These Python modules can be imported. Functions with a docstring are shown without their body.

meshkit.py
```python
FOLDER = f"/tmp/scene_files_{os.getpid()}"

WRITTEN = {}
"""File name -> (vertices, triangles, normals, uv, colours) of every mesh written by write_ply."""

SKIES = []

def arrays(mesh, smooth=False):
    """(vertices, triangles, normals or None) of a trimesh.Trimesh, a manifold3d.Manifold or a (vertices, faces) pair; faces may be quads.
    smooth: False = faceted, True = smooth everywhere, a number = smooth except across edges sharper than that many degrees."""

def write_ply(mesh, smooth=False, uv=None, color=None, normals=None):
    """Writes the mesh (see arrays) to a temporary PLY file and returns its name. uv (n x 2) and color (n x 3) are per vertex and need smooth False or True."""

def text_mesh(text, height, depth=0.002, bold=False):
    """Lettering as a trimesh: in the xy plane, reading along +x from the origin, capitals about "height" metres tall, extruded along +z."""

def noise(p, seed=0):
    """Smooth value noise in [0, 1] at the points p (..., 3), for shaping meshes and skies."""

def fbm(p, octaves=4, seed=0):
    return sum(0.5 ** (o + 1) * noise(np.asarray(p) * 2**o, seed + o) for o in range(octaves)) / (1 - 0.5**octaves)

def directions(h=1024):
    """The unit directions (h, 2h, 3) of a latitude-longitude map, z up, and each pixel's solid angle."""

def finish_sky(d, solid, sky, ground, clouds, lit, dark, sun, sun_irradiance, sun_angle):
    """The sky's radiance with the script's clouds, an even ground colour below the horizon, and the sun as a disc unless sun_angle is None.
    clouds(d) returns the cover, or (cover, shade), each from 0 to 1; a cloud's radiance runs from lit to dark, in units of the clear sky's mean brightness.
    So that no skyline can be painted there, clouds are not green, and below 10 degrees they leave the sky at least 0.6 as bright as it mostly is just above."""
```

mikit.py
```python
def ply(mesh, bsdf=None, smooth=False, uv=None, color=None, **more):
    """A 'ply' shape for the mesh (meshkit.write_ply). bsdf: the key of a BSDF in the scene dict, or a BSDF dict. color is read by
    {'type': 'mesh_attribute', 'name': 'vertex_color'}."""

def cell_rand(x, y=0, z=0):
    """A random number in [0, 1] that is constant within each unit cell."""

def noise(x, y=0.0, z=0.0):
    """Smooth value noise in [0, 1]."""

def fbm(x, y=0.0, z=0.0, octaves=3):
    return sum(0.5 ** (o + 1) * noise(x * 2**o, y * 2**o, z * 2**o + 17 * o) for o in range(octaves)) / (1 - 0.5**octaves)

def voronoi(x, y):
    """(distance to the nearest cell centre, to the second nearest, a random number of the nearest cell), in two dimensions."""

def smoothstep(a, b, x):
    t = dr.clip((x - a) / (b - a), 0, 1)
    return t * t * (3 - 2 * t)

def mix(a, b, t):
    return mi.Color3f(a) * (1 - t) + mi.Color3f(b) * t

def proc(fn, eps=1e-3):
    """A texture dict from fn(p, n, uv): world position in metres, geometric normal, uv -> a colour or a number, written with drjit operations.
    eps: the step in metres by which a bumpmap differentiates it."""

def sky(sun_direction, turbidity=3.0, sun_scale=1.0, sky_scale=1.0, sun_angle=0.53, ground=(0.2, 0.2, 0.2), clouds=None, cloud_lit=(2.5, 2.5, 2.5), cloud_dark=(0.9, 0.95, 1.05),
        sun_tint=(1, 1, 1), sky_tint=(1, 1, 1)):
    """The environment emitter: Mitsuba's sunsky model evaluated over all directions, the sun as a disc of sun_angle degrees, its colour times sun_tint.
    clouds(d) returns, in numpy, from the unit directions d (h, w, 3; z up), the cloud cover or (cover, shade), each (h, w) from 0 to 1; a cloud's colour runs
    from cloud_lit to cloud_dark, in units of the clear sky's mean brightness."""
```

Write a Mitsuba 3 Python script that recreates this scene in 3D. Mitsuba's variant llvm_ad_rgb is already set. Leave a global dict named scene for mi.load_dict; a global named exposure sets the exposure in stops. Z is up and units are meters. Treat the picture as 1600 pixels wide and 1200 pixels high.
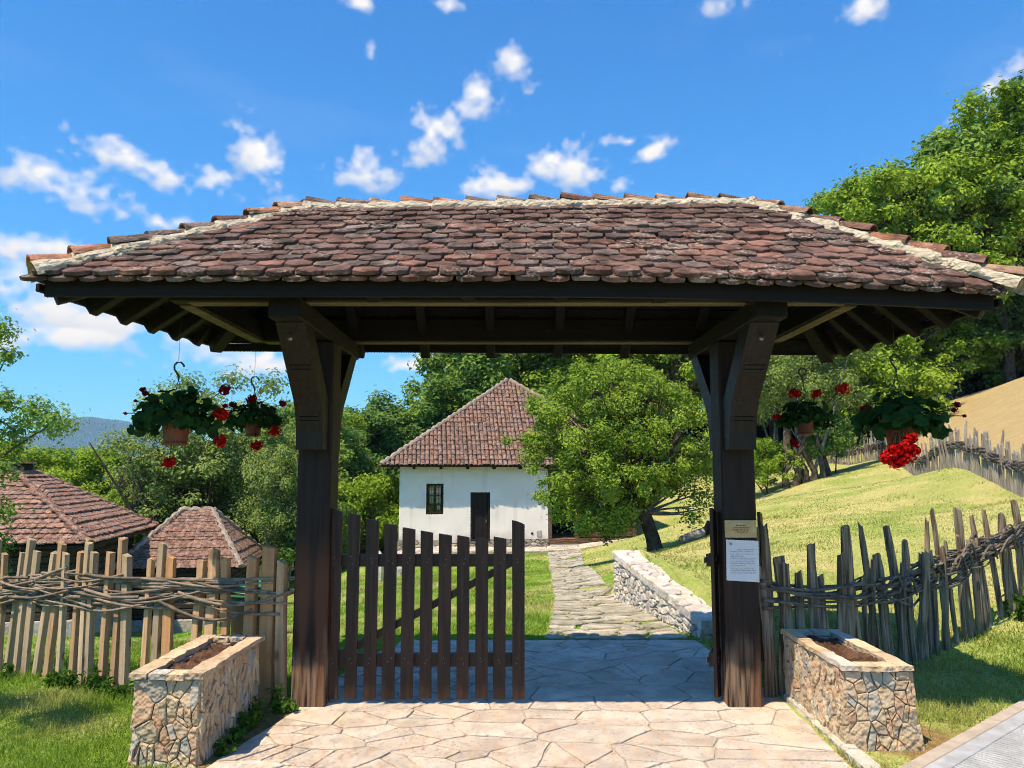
import math, random
import numpy as np, trimesh, drjit as dr, mitsuba as mi, mikit, meshkit, manifold3d
from scipy.interpolate import RBFInterpolator
from scipy.spatial import Voronoi
from shapely.geometry import Polygon, Point, box as sbox
from shapely import affinity
from shapely.prepared import prep
from mikit import proc, noise, fbm, smoothstep, mix, voronoi

T = mi.ScalarTransform4f
scene, labels = {}, {}
rng = np.random.default_rng(7)

# ---------------------------------------------------------------- camera, sky, exposure
pitch = math.radians(6.4)
EYE = 1.6
scene['camera'] = {'type': 'perspective', 'fov': 67.38, 'fov_axis': 'x', 'near_clip': 0.05, 'far_clip': 9000.0,
                   'to_world': T().look_at([0, 0, EYE], [0, math.cos(pitch), EYE + math.sin(pitch)], [0, 0, 1])}
exposure = 2.1
SUN = (-0.40, -0.43, 1.0)
CLOUDS = [(-31.3, 17.9, 3.0, 1.6, 15), (-32.3, 13.5, 2.6, 1.1, -5), (-29.5, 9.8, 8.0, 1.7, 10), (-26.3, 20.5, 3.5, .8, 20), (-19.1, 20.9, 2.4, 1.7, 35),
          (-11, 21.4, 2.3, 1.1, 0), (-1, 20.9, 3, 1, 0), (-4.5, 25, 3.2, 1.5, -30), (0, 28.4, 1.3, 1.3, 30), (4.9, 21.9, 2.4, 1.3, 0), (10.2, 22.8, 1.3, .7, -20),
          (8.4, 20.8, 1, .6, 0), (15.8, 31.4, 1.6, .9, 10), (25.8, 29.7, 2.6, .9, -20), (34, 23.8, 2.1, 1, -35), (-12, 32.3, 1.2, .5, 0), (-25.3, 16.5, 1.2, .6, 0),
          (-7.7, 7.8, 1.9, .6, 0), (-17.7, 7.5, 3, .8, 0), (9.4, 23.9, 1.7, .3, 0), (-11, 29.4, .4, .6, 0), (-5.1, 32.5, .8, .4, 0), (-8.5, 10.5, 2.2, .6, 0), (-37, 9.5, 3, 1.3, 0), (-34, 11.0, 4.2, 1.5, 5), (-27.5, 10.3, 4.2, 1.2, 5), (-22, 9.4, 3.0, .9, 5), (-36, 8.2, 4, 1.2, 0), (-30, 8.4, 4, .9, 0)]
_r = np.random.default_rng(3)
for _ in range(110):
    a, e = _r.uniform(45, 315), math.degrees(math.asin(_r.uniform(.08, .9)))
    s = _r.uniform(1, 3.4)
    CLOUDS.append((a, e, s / max(.3, math.cos(math.radians(e))), s * _r.uniform(.35, .6), _r.uniform(-30, 30)))
for _ in range(14):
    CLOUDS.append((_r.uniform(-45, 45), _r.uniform(38, 75), _r.uniform(1, 3), _r.uniform(.5, 1.1), _r.uniform(-30, 30)))


def clouds(d):
    az = np.degrees(np.arctan2(d[..., 0], d[..., 1]))
    el = np.degrees(np.arcsin(np.clip(d[..., 2], -1, 1)))
    wob = meshkit.fbm(d * 9, 3, 5) - .5
    wob2 = meshkit.fbm(d * 9, 3, 15) - .5
    azw, elw = az + wob * 3.0, el + wob2 * 2.0
    best = np.full(az.shape, -9.0)
    low = np.zeros(az.shape)
    for a, e, w, h, rot in CLOUDS:
        da = (azw - a + 180) % 360 - 180
        de = elw - e
        m = (np.abs(da) < 4 * w + 4) & (np.abs(de) < 4 * h + 4)
        if not m.any():
            continue
        c, s = math.cos(math.radians(rot)), math.sin(math.radians(rot))
        x, y = (da[m] * c - de[m] * s) / (w * 1.08), (da[m] * s + de[m] * c) / (h * 1.15)
        y = np.where(y < 0, y * 1.25, y)
        v = 1 - np.sqrt(x * x + y * y)
        better = v > best[m]
        b = best[m]; b[better] = v[better]; best[m] = b
        l = low[m]; l[better] = np.clip(.35 - y[better] * .55, 0, 1) * min(1, h / 1.2); low[m] = l
    f = meshkit.fbm(d * 26, 5, 2)
    f2 = meshkit.fbm(d * 90, 3, 21)
    dens = best * .95 + (f - .5) * 3.0 + (f2 - .5) * 1.5 + .20
    cover = np.clip(dens / 1.05, 0, 1) ** 1.05
    cover = np.where(best > -1.3, cover, 0)
    wisps = np.clip((meshkit.fbm(d * np.array([4, 7, 12]), 5, 9) - .60) * 2.2, 0, .22)
    return np.maximum(cover * .97, wisps * .12), np.clip(low * .8 + (f - .5) * .4, 0, 1)


scene['sky'] = mikit.sky(SUN, turbidity=2.6, clouds=clouds, cloud_lit=(2.5, 2.45, 2.4), cloud_dark=(1.35, 1.5, 1.7), sky_tint=(.43, 1.04, 1.56), sun_tint=(1.0, .965, .90), ground=(.16, .17, .10))


# ---------------------------------------------------------------- materials
def pr(base, rough=.8, spec=.25, **k):
    if not isinstance(base, dict):
        base = {'type': 'rgb', 'value': list(base)}
    return {'type': 'twosided', 'bsdf': {'type': 'principled', 'base_color': base, 'roughness': rough, 'specular': spec, **k}}


def bump(fn, scale, inner, eps=2e-3):
    i = inner['bsdf']
    return {'type': 'twosided', 'bsdf': {'type': 'bumpmap', 'arbitrary': proc(fn, eps), 'scale': scale, 'bsdf': i}}


def C(*c):
    return mi.Color3f(*c)


def wood(c0, c1, axis, freq=60., along=2.5, knots=.0):
    def fn(p, n, uv):
        q = [p.x * freq, p.y * freq, p.z * freq]
        q[axis] = q[axis] * (along / freq)
        g = fbm(q[0], q[1], q[2], 3)
        g2 = noise(p.x * 3 + 4, p.y * 3, p.z * 2)
        return mix(C(*c0), C(*c1), dr.clip(smoothstep(.3, .72, g) * .7 + g2 * .45 - .1, 0, 1))
    return fn


def woodbump(axis, freq=90.):
    def fn(p, n, uv):
        q = [p.x * freq, p.y * freq, p.z * freq]
        q[axis] = q[axis] * .04
        return noise(q[0], q[1], q[2])
    return fn


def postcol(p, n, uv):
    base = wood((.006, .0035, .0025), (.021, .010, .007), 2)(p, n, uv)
    worn_sunlit = smoothstep(.50, .22, p.z + (fbm(p.x * 14, p.y * 14, p.z * 4, 2) - .5) * .4)  # worn post foot, lightened further to paint in the sunlit band
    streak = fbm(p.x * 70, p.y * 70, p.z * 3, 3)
    base = mix(base, C(.24, .165, .11), worn_sunlit * smoothstep(.25, .65, streak) * .9)
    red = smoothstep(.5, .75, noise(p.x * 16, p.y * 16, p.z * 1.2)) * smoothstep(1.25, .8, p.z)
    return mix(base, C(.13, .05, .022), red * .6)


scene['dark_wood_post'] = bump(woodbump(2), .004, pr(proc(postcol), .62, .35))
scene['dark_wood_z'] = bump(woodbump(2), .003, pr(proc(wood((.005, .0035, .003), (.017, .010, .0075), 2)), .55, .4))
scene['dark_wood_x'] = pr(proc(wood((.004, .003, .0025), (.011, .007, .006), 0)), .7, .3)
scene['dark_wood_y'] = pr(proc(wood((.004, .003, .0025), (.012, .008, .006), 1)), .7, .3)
scene['deck_wood'] = pr(proc(wood((.004, .003, .0025), (.015, .011, .008), 1)), .8, .2)
scene['bounce_tint_lath'] = pr(proc(wood((.07, .06, .032), (.16, .13, .075), 0)), .8, .2)  # pale yellow paints bounced light on the undersides of the wall plates
scene['brown_picket'] = bump(woodbump(2), .003, pr(proc(wood((.013, .007, .0045), (.052, .024, .014), 2)), .5, .4))


def tilecol(p, n, uv):
    c = pick('tile', 0, uv)
    g = fbm(p.x * 11, p.y * 11, p.z * 11, 3)
    col = c * (.55 + .9 * smoothstep(.25, .75, g)) * (.82 + .36 * uv.y)
    sp = noise(p.x * 75, p.y * 75, p.z * 75)
    big = noise(p.x * 7 + 31, p.y * 7, p.z * 7)
    col = mix(col, C(.38, .345, .30), smoothstep(.52, .78, sp) * smoothstep(.42, .80, big) * .7)
    dark = noise(p.x * 22, p.y * 22 + 9, p.z * 22)
    return mix(col, C(.035, .03, .03), smoothstep(.66, .85, dark) * .6)


def rough2(f):
    def fn(p, n, uv):
        return noise(p.x * f, p.y * f, p.z * f) * .65 + noise(p.x * f * 2.1, p.y * f * 2.1, p.z * f * 2.1) * .35
    return fn


def rough3(f):
    def fn(p, n, uv):
        return fbm(p.x * f, p.y * f, p.z * f, 3)
    return fn


FAMILY, TINTS = {'tile': [], 'stone': [], 'board': []}, {}


def tinted(key, fam, *v):
    TINTS[key] = (fam, len(FAMILY[fam]))
    FAMILY[fam].append(v)


def pick(fam, k, uv):
    out = C(*FAMILY[fam][0][k])
    for i, v in enumerate(FAMILY[fam]):
        out = dr.select(uv.x > i, C(*v[k]), out)
    return out


TILES = []
for i, c in enumerate([(.125, .078, .067), (.145, .083, .068), (.108, .078, .072), (.165, .090, .072), (.140, .108, .096), (.090, .066, .062)]):
    tinted(f'clay_tile_{i}', 'tile', c)
    TILES.append(f'clay_tile_{i}')
tinted('orange_tile', 'tile', (.31, .15, .095))
scene['tile_family'] = bump(rough2(70), .012, pr(proc(tilecol), .85, .2), 2e-3)
scene['mortar'] = bump(rough2(45), .03, pr(proc(lambda p, n, uv: mix(C(.30, .27, .20), C(.62, .57, .46), fbm(p.x * 14, p.y * 14, p.z * 14, 3))), .95, .1))


def stonecol(c0, c1, f=5.):
    def fn(p, n, uv):
        g = fbm(p.x * f * 2, p.y * f * 2, p.z * f * 2, 4)
        s = noise(p.x * f * 14, p.y * f * 14, p.z * f * 14)
        return mix(C(*c0), C(*c1), dr.clip(smoothstep(.25, .75, g) * .8 + s * .25, 0, 1))
    return fn


def stonemat(key, c0, c1, f=5., b=.02):
    tinted(key, 'stone', c0, c1)


stonemat('flag_a', (.385, .345, .30), (.525, .475, .42), 3.)
stonemat('flag_b', (.395, .34, .29), (.53, .47, .41), 3.)
stonemat('flag_c', (.40, .36, .315), (.54, .495, .44), 4.)
stonemat('flag_d', (.37, .325, .28), (.50, .45, .39), 4.)
def stonefam(p, n, uv):
    g = fbm(p.x * 9, p.y * 9, p.z * 9, 4)
    s = noise(p.x * 66, p.y * 66, p.z * 66)
    vein = noise(p.x * 21 + 4, p.y * 5, p.z * 21)
    col = mix(pick('stone', 0, uv), pick('stone', 1, uv), dr.clip(smoothstep(.25, .75, g) * .8 + s * .25, 0, 1)) * (.92 + .16 * uv.y)
    col = mix(col, col * C(1.12, .92, .74), smoothstep(.52, .8, vein) * .4)
    return mix(col, C(.10, .09, .075), smoothstep(.70, .86, s) * .35)


scene['stone_family'] = bump(rough2(36), .022, pr(proc(stonefam), .85, .25), 3e-3)
FLAGS = ['flag_a', 'flag_b', 'flag_c', 'flag_d', 'flag_c']
stonemat('clad_a', (.37, .285, .195), (.55, .44, .31))
stonemat('clad_b', (.39, .265, .175), (.54, .385, .26))
stonemat('clad_c', (.29, .28, .25), (.46, .44, .38))
stonemat('clad_d', (.40, .32, .21), (.58, .48, .34))
CLAD = ['clad_a', 'clad_b', 'clad_c', 'clad_d', 'clad_a', 'clad_d']
stonemat('grey_a', (.36, .345, .32), (.58, .56, .52))
stonemat('grey_b', (.42, .39, .345), (.64, .61, .55))
stonemat('grey_c', (.28, .275, .26), (.47, .46, .44))
GREYS = ['grey_a', 'grey_b', 'grey_c', 'grey_b']
stonemat('path_a', (.20, .20, .155), (.36, .35, .29))
stonemat('path_b', (.26, .25, .205), (.43, .41, .35))
PATHS = ['path_a', 'path_b']
scene['joint'] = pr(proc(stonecol((.30, .265, .225), (.42, .375, .32), 8)), .95, .1)
scene['joint_dark'] = pr(proc(stonecol((.10, .085, .065), (.20, .17, .13), 8)), .95, .1)
scene['soil'] = pr(proc(stonecol((.045, .026, .016), (.15, .085, .055), 9)), .95, .1)
tinted('kerb_pale', 'stone', (.38, .36, .31), (.60, .57, .50))

tinted('new_board_a', 'board', (.36, .225, .12), (.57, .385, .225))
tinted('new_board_b', 'board', (.42, .215, .095), (.60, .345, .165))
tinted('new_board_c', 'board', (.34, .26, .165), (.52, .415, .28))


def boardfam(p, n, uv):
    g = fbm(p.x * 45, p.y * 45, p.z * 2.5, 3)
    g2 = noise(p.x * 3 + 4, p.y * 3, p.z * 2)
    saw = noise(p.x * 6, p.y * 6, p.z * 130)
    c = mix(pick('board', 0, uv), pick('board', 1, uv), dr.clip(smoothstep(.3, .72, g) * .6 + g2 * .35 + saw * .2 - .1, 0, 1)) * (.8 + .4 * uv.y)
    knot = noise(p.x * 13, p.y * 13, p.z * 6)
    c = mix(c, C(.12, .07, .04), smoothstep(.80, .90, knot) * .7)
    grey = smoothstep(.25, .05, p.z) + smoothstep(.85, 1.05, p.z)
    return mix(c, C(.25, .22, .18), grey * .15 * g2)


scene['board_family'] = bump(woodbump(2, 70), .004, pr(proc(boardfam), .75, .2))


def oldcol(p, n, uv):
    g = fbm(p.x * 60, p.y * 60, p.z * 2.5, 3)
    c = mix(C(.080, .060, .042), C(.31, .25, .18), smoothstep(.28, .72, g))
    m = noise(p.x * 7, p.y * 7, p.z * 4)
    return mix(c, C(.085, .10, .05), smoothstep(.5, .8, m) * smoothstep(.9, .2, p.z) * .7)


scene['old_board'] = bump(woodbump(2, 60), .008, pr(proc(oldcol), .85, .2))
scene['pale_board'] = pr(proc(wood((.15, .135, .115), (.38, .355, .31), 2, 30)), .9, .15)
scene['wattle_a'] = pr(proc(stonecol((.15, .12, .09), (.30, .245, .19), 9)), .75, .3)
scene['wattle_b'] = pr(proc(stonecol((.09, .07, .053), (.21, .165, .13), 9)), .75, .3)
scene['wattle_old'] = pr(proc(stonecol((.05, .042, .036), (.20, .175, .15), 9)), .8, .25)
def wallcol(p, n, uv):
    c = mix(C(.66, .665, .65), C(.81, .81, .79), fbm(p.x * 1.5, p.y * 1.5, p.z * 1.5, 4))
    streak = smoothstep(.55, .8, fbm(p.x * 7, p.y * 7, p.z * .8, 3))
    c = mix(c, C(.50, .49, .45), streak * .35)
    splash = smoothstep(-.62, -1.08, p.z + (fbm(p.x * 4, p.y * 4, p.z * 4, 3) - .5) * .5)
    return mix(c, C(.46, .43, .37), splash * .6)


scene['limewash'] = pr(proc(wallcol), .9, .1)
scene['black_wood'] = pr(proc(wood((.006, .005, .004), (.016, .011, .009), 2, 30)), .6, .3)
scene['brown_timber'] = pr(proc(wood((.07, .04, .025), (.18, .11, .07), 0, 25)), .8, .2)
scene['window_glass'] = {'type': 'thindielectric', 'int_ior': 1.5}
scene['curtain'] = pr((.55, .53, .48), .9)
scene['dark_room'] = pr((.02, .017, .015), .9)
scene['steel'] = pr(proc(stonecol((.36, .385, .40), (.52, .545, .56), 6)), .5, .5, metallic=.2)
scene['pot_clay'] = pr(proc(stonecol((.12, .038, .022), (.20, .065, .035), 6)), .6, .4)
scene['black_plastic'] = pr((.02, .018, .018), .45, .5)
scene['green_plastic'] = pr((.03, .20, .07), .4, .5)
scene['brass'] = pr(proc(stonecol((.42, .31, .14), (.55, .42, .22), 8)), .45, .5, metallic=.35)
scene['paper'] = pr((.66, .68, .72), .85, .2)
scene['ink'] = pr((.30, .31, .34), .9, .1)
scene['red_ink'] = pr((.25, .07, .03), .9, .1)
scene['bolt_metal'] = pr((.25, .22, .2), .4, .5, metallic=.8)
scene['bark'] = (pr(proc(stonecol((.05, .04, .03), (.15, .12, .09), 4)), .95, .1))
scene['bark_pale'] = pr(proc(stonecol((.13, .12, .10), (.30, .28, .25), 4)), .95, .1)
scene['log_wood'] = pr(proc(stonecol((.22, .20, .17), (.42, .40, .36), 3)), .9, .1)
scene['char'] = pr((.02, .02, .02), .9, .1)
scene['roof_deck_far'] = pr((.03, .022, .018), .9)


def leafmat(key, a, b, f=.8, trans=.75, spot=2.):
    def fn(p, n, uv):
        g = fbm(p.x * f, p.y * f, p.z * f, 2)
        s = noise(p.x * 23, p.y * 23, p.z * 23)
        return mix(C(*a), C(*b), dr.clip(smoothstep(.25, .75, g) * .75 + (s - .35) * .5, 0, 1))
    scene[key] = {'type': 'principledthin', 'base_color': proc(fn), 'roughness': .55, 'diff_trans': trans, 'spec_trans': 0., 'eta': 1.4}


leafmat('leaf_oak', (0.127, 0.227, 0.048), (0.284, 0.439, 0.098), .5, 0.55)
leafmat('leaf_dark', (0.088, 0.175, 0.045), (0.205, 0.342, 0.081), .5, 0.55)
leafmat('leaf_acacia', (0.195, 0.32, 0.032), (0.381, 0.539, 0.073), .5, 0.55)
leafmat('leaf_grey', (.17, .26, .065), (.32, .42, .13), .5, 0.55)
leafmat('leaf_plum', (0.15, 0.254, 0.035), (0.33, 0.468, 0.073), .9, 0.55)
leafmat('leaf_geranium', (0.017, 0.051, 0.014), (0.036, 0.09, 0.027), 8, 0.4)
leafmat('leaf_weed', (.04, .11, .015), (.10, .22, .035), 3, .8)
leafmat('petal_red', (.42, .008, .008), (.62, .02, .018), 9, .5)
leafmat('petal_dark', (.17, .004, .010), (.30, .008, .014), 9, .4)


def bladecol(p, n, uv):
    dry = smoothstep(.42, .68, fbm(p.x * .9 + 3, p.y * .9, 0, 3))
    side = smoothstep(1.2, 3.0, p.x) * smoothstep(6.0, 8.5, p.y)
    dry = dr.clip(dry * .75 + side * .58, 0, 1)
    s = noise(p.x * 150, p.y * 150, 0)
    green = mix(C(.15, .26, .03), C(.30, .45, .07), s)
    straw = mix(C(.34, .35, .11), C(.53, .50, .215), s)
    return mix(green, straw, dry * .75)


scene['blade'] = {'type': 'principledthin', 'base_color': proc(bladecol), 'roughness': .6, 'diff_trans': .7, 'spec_trans': 0., 'eta': 1.4}


# ---------------------------------------------------------------- small mesh tools
def key_for(name):
    if name not in used:
        used[name] = 0
        return name
    used[name] += 1
    return f'{name}_{used[name]:03d}'


used = {}
hrand = np.random.default_rng(1234)


class Shared:
    """a mesh used many times: one file for each tint and a few random shades"""

    def __init__(self, mesh):
        self.mesh, self.made = mesh, {}

    def ply(self, i):
        k = (i, int(hrand.integers(4)) if i is not None else 0)
        if k not in self.made:
            self.made[k] = mikit.ply(self.mesh, None, False, uv=None if i is None else np.tile([i + .5, (k[1] + .5) / 4], (len(self.mesh.vertices), 1)))
        return self.made[k]




def put(name, mesh, bsdf, smooth=False, to_world=None, **k):
    """one entry; name may be parent__part"""
    key = key_for(name)
    uv = None
    if bsdf in TINTS:
        fam, i = TINTS[bsdf]
        bsdf = fam + '_family'
        smooth = smooth if isinstance(smooth, bool) else False
        if isinstance(mesh, Shared):
            d = mesh.ply(i)
        else:
            d = mikit.ply(mesh, None, smooth, uv=np.tile([i + .5, hrand.random()], (len(mesh.vertices), 1)))
    else:
        d = mesh.ply(None) if isinstance(mesh, Shared) else mesh if isinstance(mesh, dict) else mikit.ply(mesh, None, smooth)
    d = {**d, 'bsdf': {'type': 'ref', 'id': bsdf}}
    if to_world is not None:
        d['to_world'] = T(np.asarray(to_world, float).tolist())
    scene[key] = d
    if k:
        labels[key] = k
    return key


def thing(name, label, category, group=None):
    key = key_for(name)
    labels[key] = {'label': label, 'category': category}
    if group:
        labels[key]['group'] = group
    return key


def V(*a):
    return np.array(a, float)


def unit(v):
    v = np.asarray(v, float)
    return v / np.linalg.norm(v)


def frame(o, x, y, z):
    m = np.eye(4)
    m[:3, 0], m[:3, 1], m[:3, 2], m[:3, 3] = x, y, z, o
    return m


def hull(pts):
    return trimesh.convex.convex_hull(np.asarray(pts, float))


def cbox(x0, x1, y0, y1, z0, z1, c=.006):
    """box with chamfered edges"""
    p = []
    for sx, sy, sz in np.ndindex(2, 2, 2):
        x, y, z = (x1 if sx else x0), (y1 if sy else y0), (z1 if sz else z0)
        dx, dy, dz = (-c if sx else c), (-c if sy else c), (-c if sz else c)
        p += [(x, y + dy, z + dz), (x + dx, y, z + dz), (x + dx, y + dy, z)]
    return hull(p)


def bar(p0, p1, w, h, up=(0, 0, 1), c=.006):
    """beam from p0 to p1, w wide, h high (along up)"""
    p0, p1 = np.asarray(p0, float), np.asarray(p1, float)
    y = unit(p1 - p0)
    x = unit(np.cross(y, up))
    z = np.cross(x, y)
    m = cbox(-w / 2, w / 2, 0, np.linalg.norm(p1 - p0), -h / 2, h / 2, c)
    m.apply_transform(frame(p0, x, y, z))
    return m


def tube(pts, rad, sides=6, cap=True):
    p = np.asarray(pts, float)
    t = np.gradient(p, axis=0)
    t /= np.linalg.norm(t, axis=1, keepdims=True) + 1e-12
    ref = np.array([0, 0, 1.0]) if abs(t[0, 2]) < .8 else np.array([1.0, 0, 0])
    a = np.cross(t, ref); a /= np.linalg.norm(a, axis=1, keepdims=True) + 1e-12
    b = np.cross(t, a)
    ang = np.arange(sides) * 2 * np.pi / sides
    r = np.broadcast_to(rad, (len(p),))
    v = p[:, None] + r[:, None, None] * (np.cos(ang)[None, :, None] * a[:, None] + np.sin(ang)[None, :, None] * b[:, None])
    i, j = np.meshgrid(np.arange(len(p) - 1), np.arange(sides), indexing='ij')
    q = np.stack([i * sides + j, i * sides + (j + 1) % sides, (i + 1) * sides + (j + 1) % sides, (i + 1) * sides + j], -1).reshape(-1, 4)
    f = np.vstack([q[:, [0, 2, 1]], q[:, [0, 3, 2]]])
    v = v.reshape(-1, 3)
    if cap:
        n = len(v)
        v = np.vstack([v, p[0], p[-1]])
        k = np.arange(sides)
        last = (len(p) - 1) * sides
        f = np.vstack([f, np.stack([k * 0 + n, k, (k + 1) % sides], 1), np.stack([k * 0 + n + 1, last + (k + 1) % sides, last + k], 1)])
    return trimesh.Trimesh(v, f, process=False)


def cat(ms):
    return trimesh.util.concatenate(ms)


def slab(poly, h, bevel=.006, z0=-.02, rg=None, tilt=0.):
    """convex-ish polygon to a stone: sides, bevelled edge, slightly domed top"""
    xy = np.asarray(poly, float)
    if Polygon(xy).exterior.is_ccw is False:
        xy = xy[::-1]
    c = xy.mean(0)
    n = len(xy)
    d = xy - c
    ln = np.linalg.norm(d, axis=1, keepdims=True)
    ins = c + d * np.maximum(0.5, 1 - bevel * 1.6 / np.maximum(ln, 1e-6))
    zz = np.full(n, h)
    if rg is not None:
        zz = zz + (d @ rg.normal(0, 1, 2)) * tilt + rg.normal(0, .12 * bevel, n)
    v = np.vstack([np.c_[xy, np.full(n, z0)], np.c_[xy, zz - bevel], np.c_[ins, zz], [[c[0], c[1], zz.mean() + .15 * bevel]]])
    k = np.arange(n); k1 = (k + 1) % n
    f = []
    for a in (0, n):
        f += [np.stack([a + k, a + k1, a + n + k1], 1), np.stack([a + k, a + n + k1, a + n + k], 1)]
    f.append(np.stack([2 * n + k, 2 * n + k1, k * 0 + 3 * n], 1))
    return trimesh.Trimesh(v, np.vstack(f), process=False)


def cells(poly, pts, joint, jit=0., rg=None, aspect=(1, 1), sub=.12):
    """voronoi cells of pts inside poly, shrunk by the joint; aspect stretches the metric"""
    s = np.array([1 / aspect[0], 1 / aspect[1]])
    q = np.asarray(pts) * s
    lo, hi = q.min(0), q.max(0)
    span = (hi - lo).max() * 3 + 1
    far = np.array([[lo[0] - span, lo[1] - span], [hi[0] + span, lo[1] - span], [lo[0] - span, hi[1] + span], [hi[0] + span, hi[1] + span]])
    vor = Voronoi(np.vstack([q, far]))
    out = []
    for i in range(len(q)):
        reg = vor.regions[vor.point_region[i]]
        if -1 in reg or not reg:
            continue
        c = Polygon(vor.vertices[reg] / s).intersection(poly)
        if c.is_empty or c.geom_type != 'Polygon':
            continue
        c = c.buffer(-joint / 2, join_style='mitre')
        if c.is_empty or c.geom_type != 'Polygon' or c.area < joint * joint * 4:
            continue
        xy = np.array(c.exterior.coords)[:-1]
        if rg is not None and jit:
            pp = []
            for a, b in zip(xy, np.roll(xy, -1, 0)):
                m = max(1, int(np.linalg.norm(b - a) / sub))
                for t in range(m):
                    w = a + (b - a) * t / m
                    pp.append(w + (rg.normal(0, jit, 2) if t else 0))
            xy = np.array(pp)
        out.append(xy)
    return out


def scatter(poly, n, rg, relax=2, aspect=(1, 1)):
    x0, y0, x1, y1 = poly.bounds
    pp = prep(poly)
    pts = []
    while len(pts) < n:
        p = rg.uniform((x0, y0), (x1, y1))
        if pp.contains(Point(p)):
            pts.append(p)
    pts = np.array(pts)
    for _ in range(relax):
        cs = cells(poly, pts, 1e-4, aspect=aspect)
        pts = np.array([.45 * np.array(Polygon(c).centroid.coords[0]) + .55 * pts[np.argmin(np.linalg.norm(pts - c.mean(0), axis=1))] for c in cs])
    return pts


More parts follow.
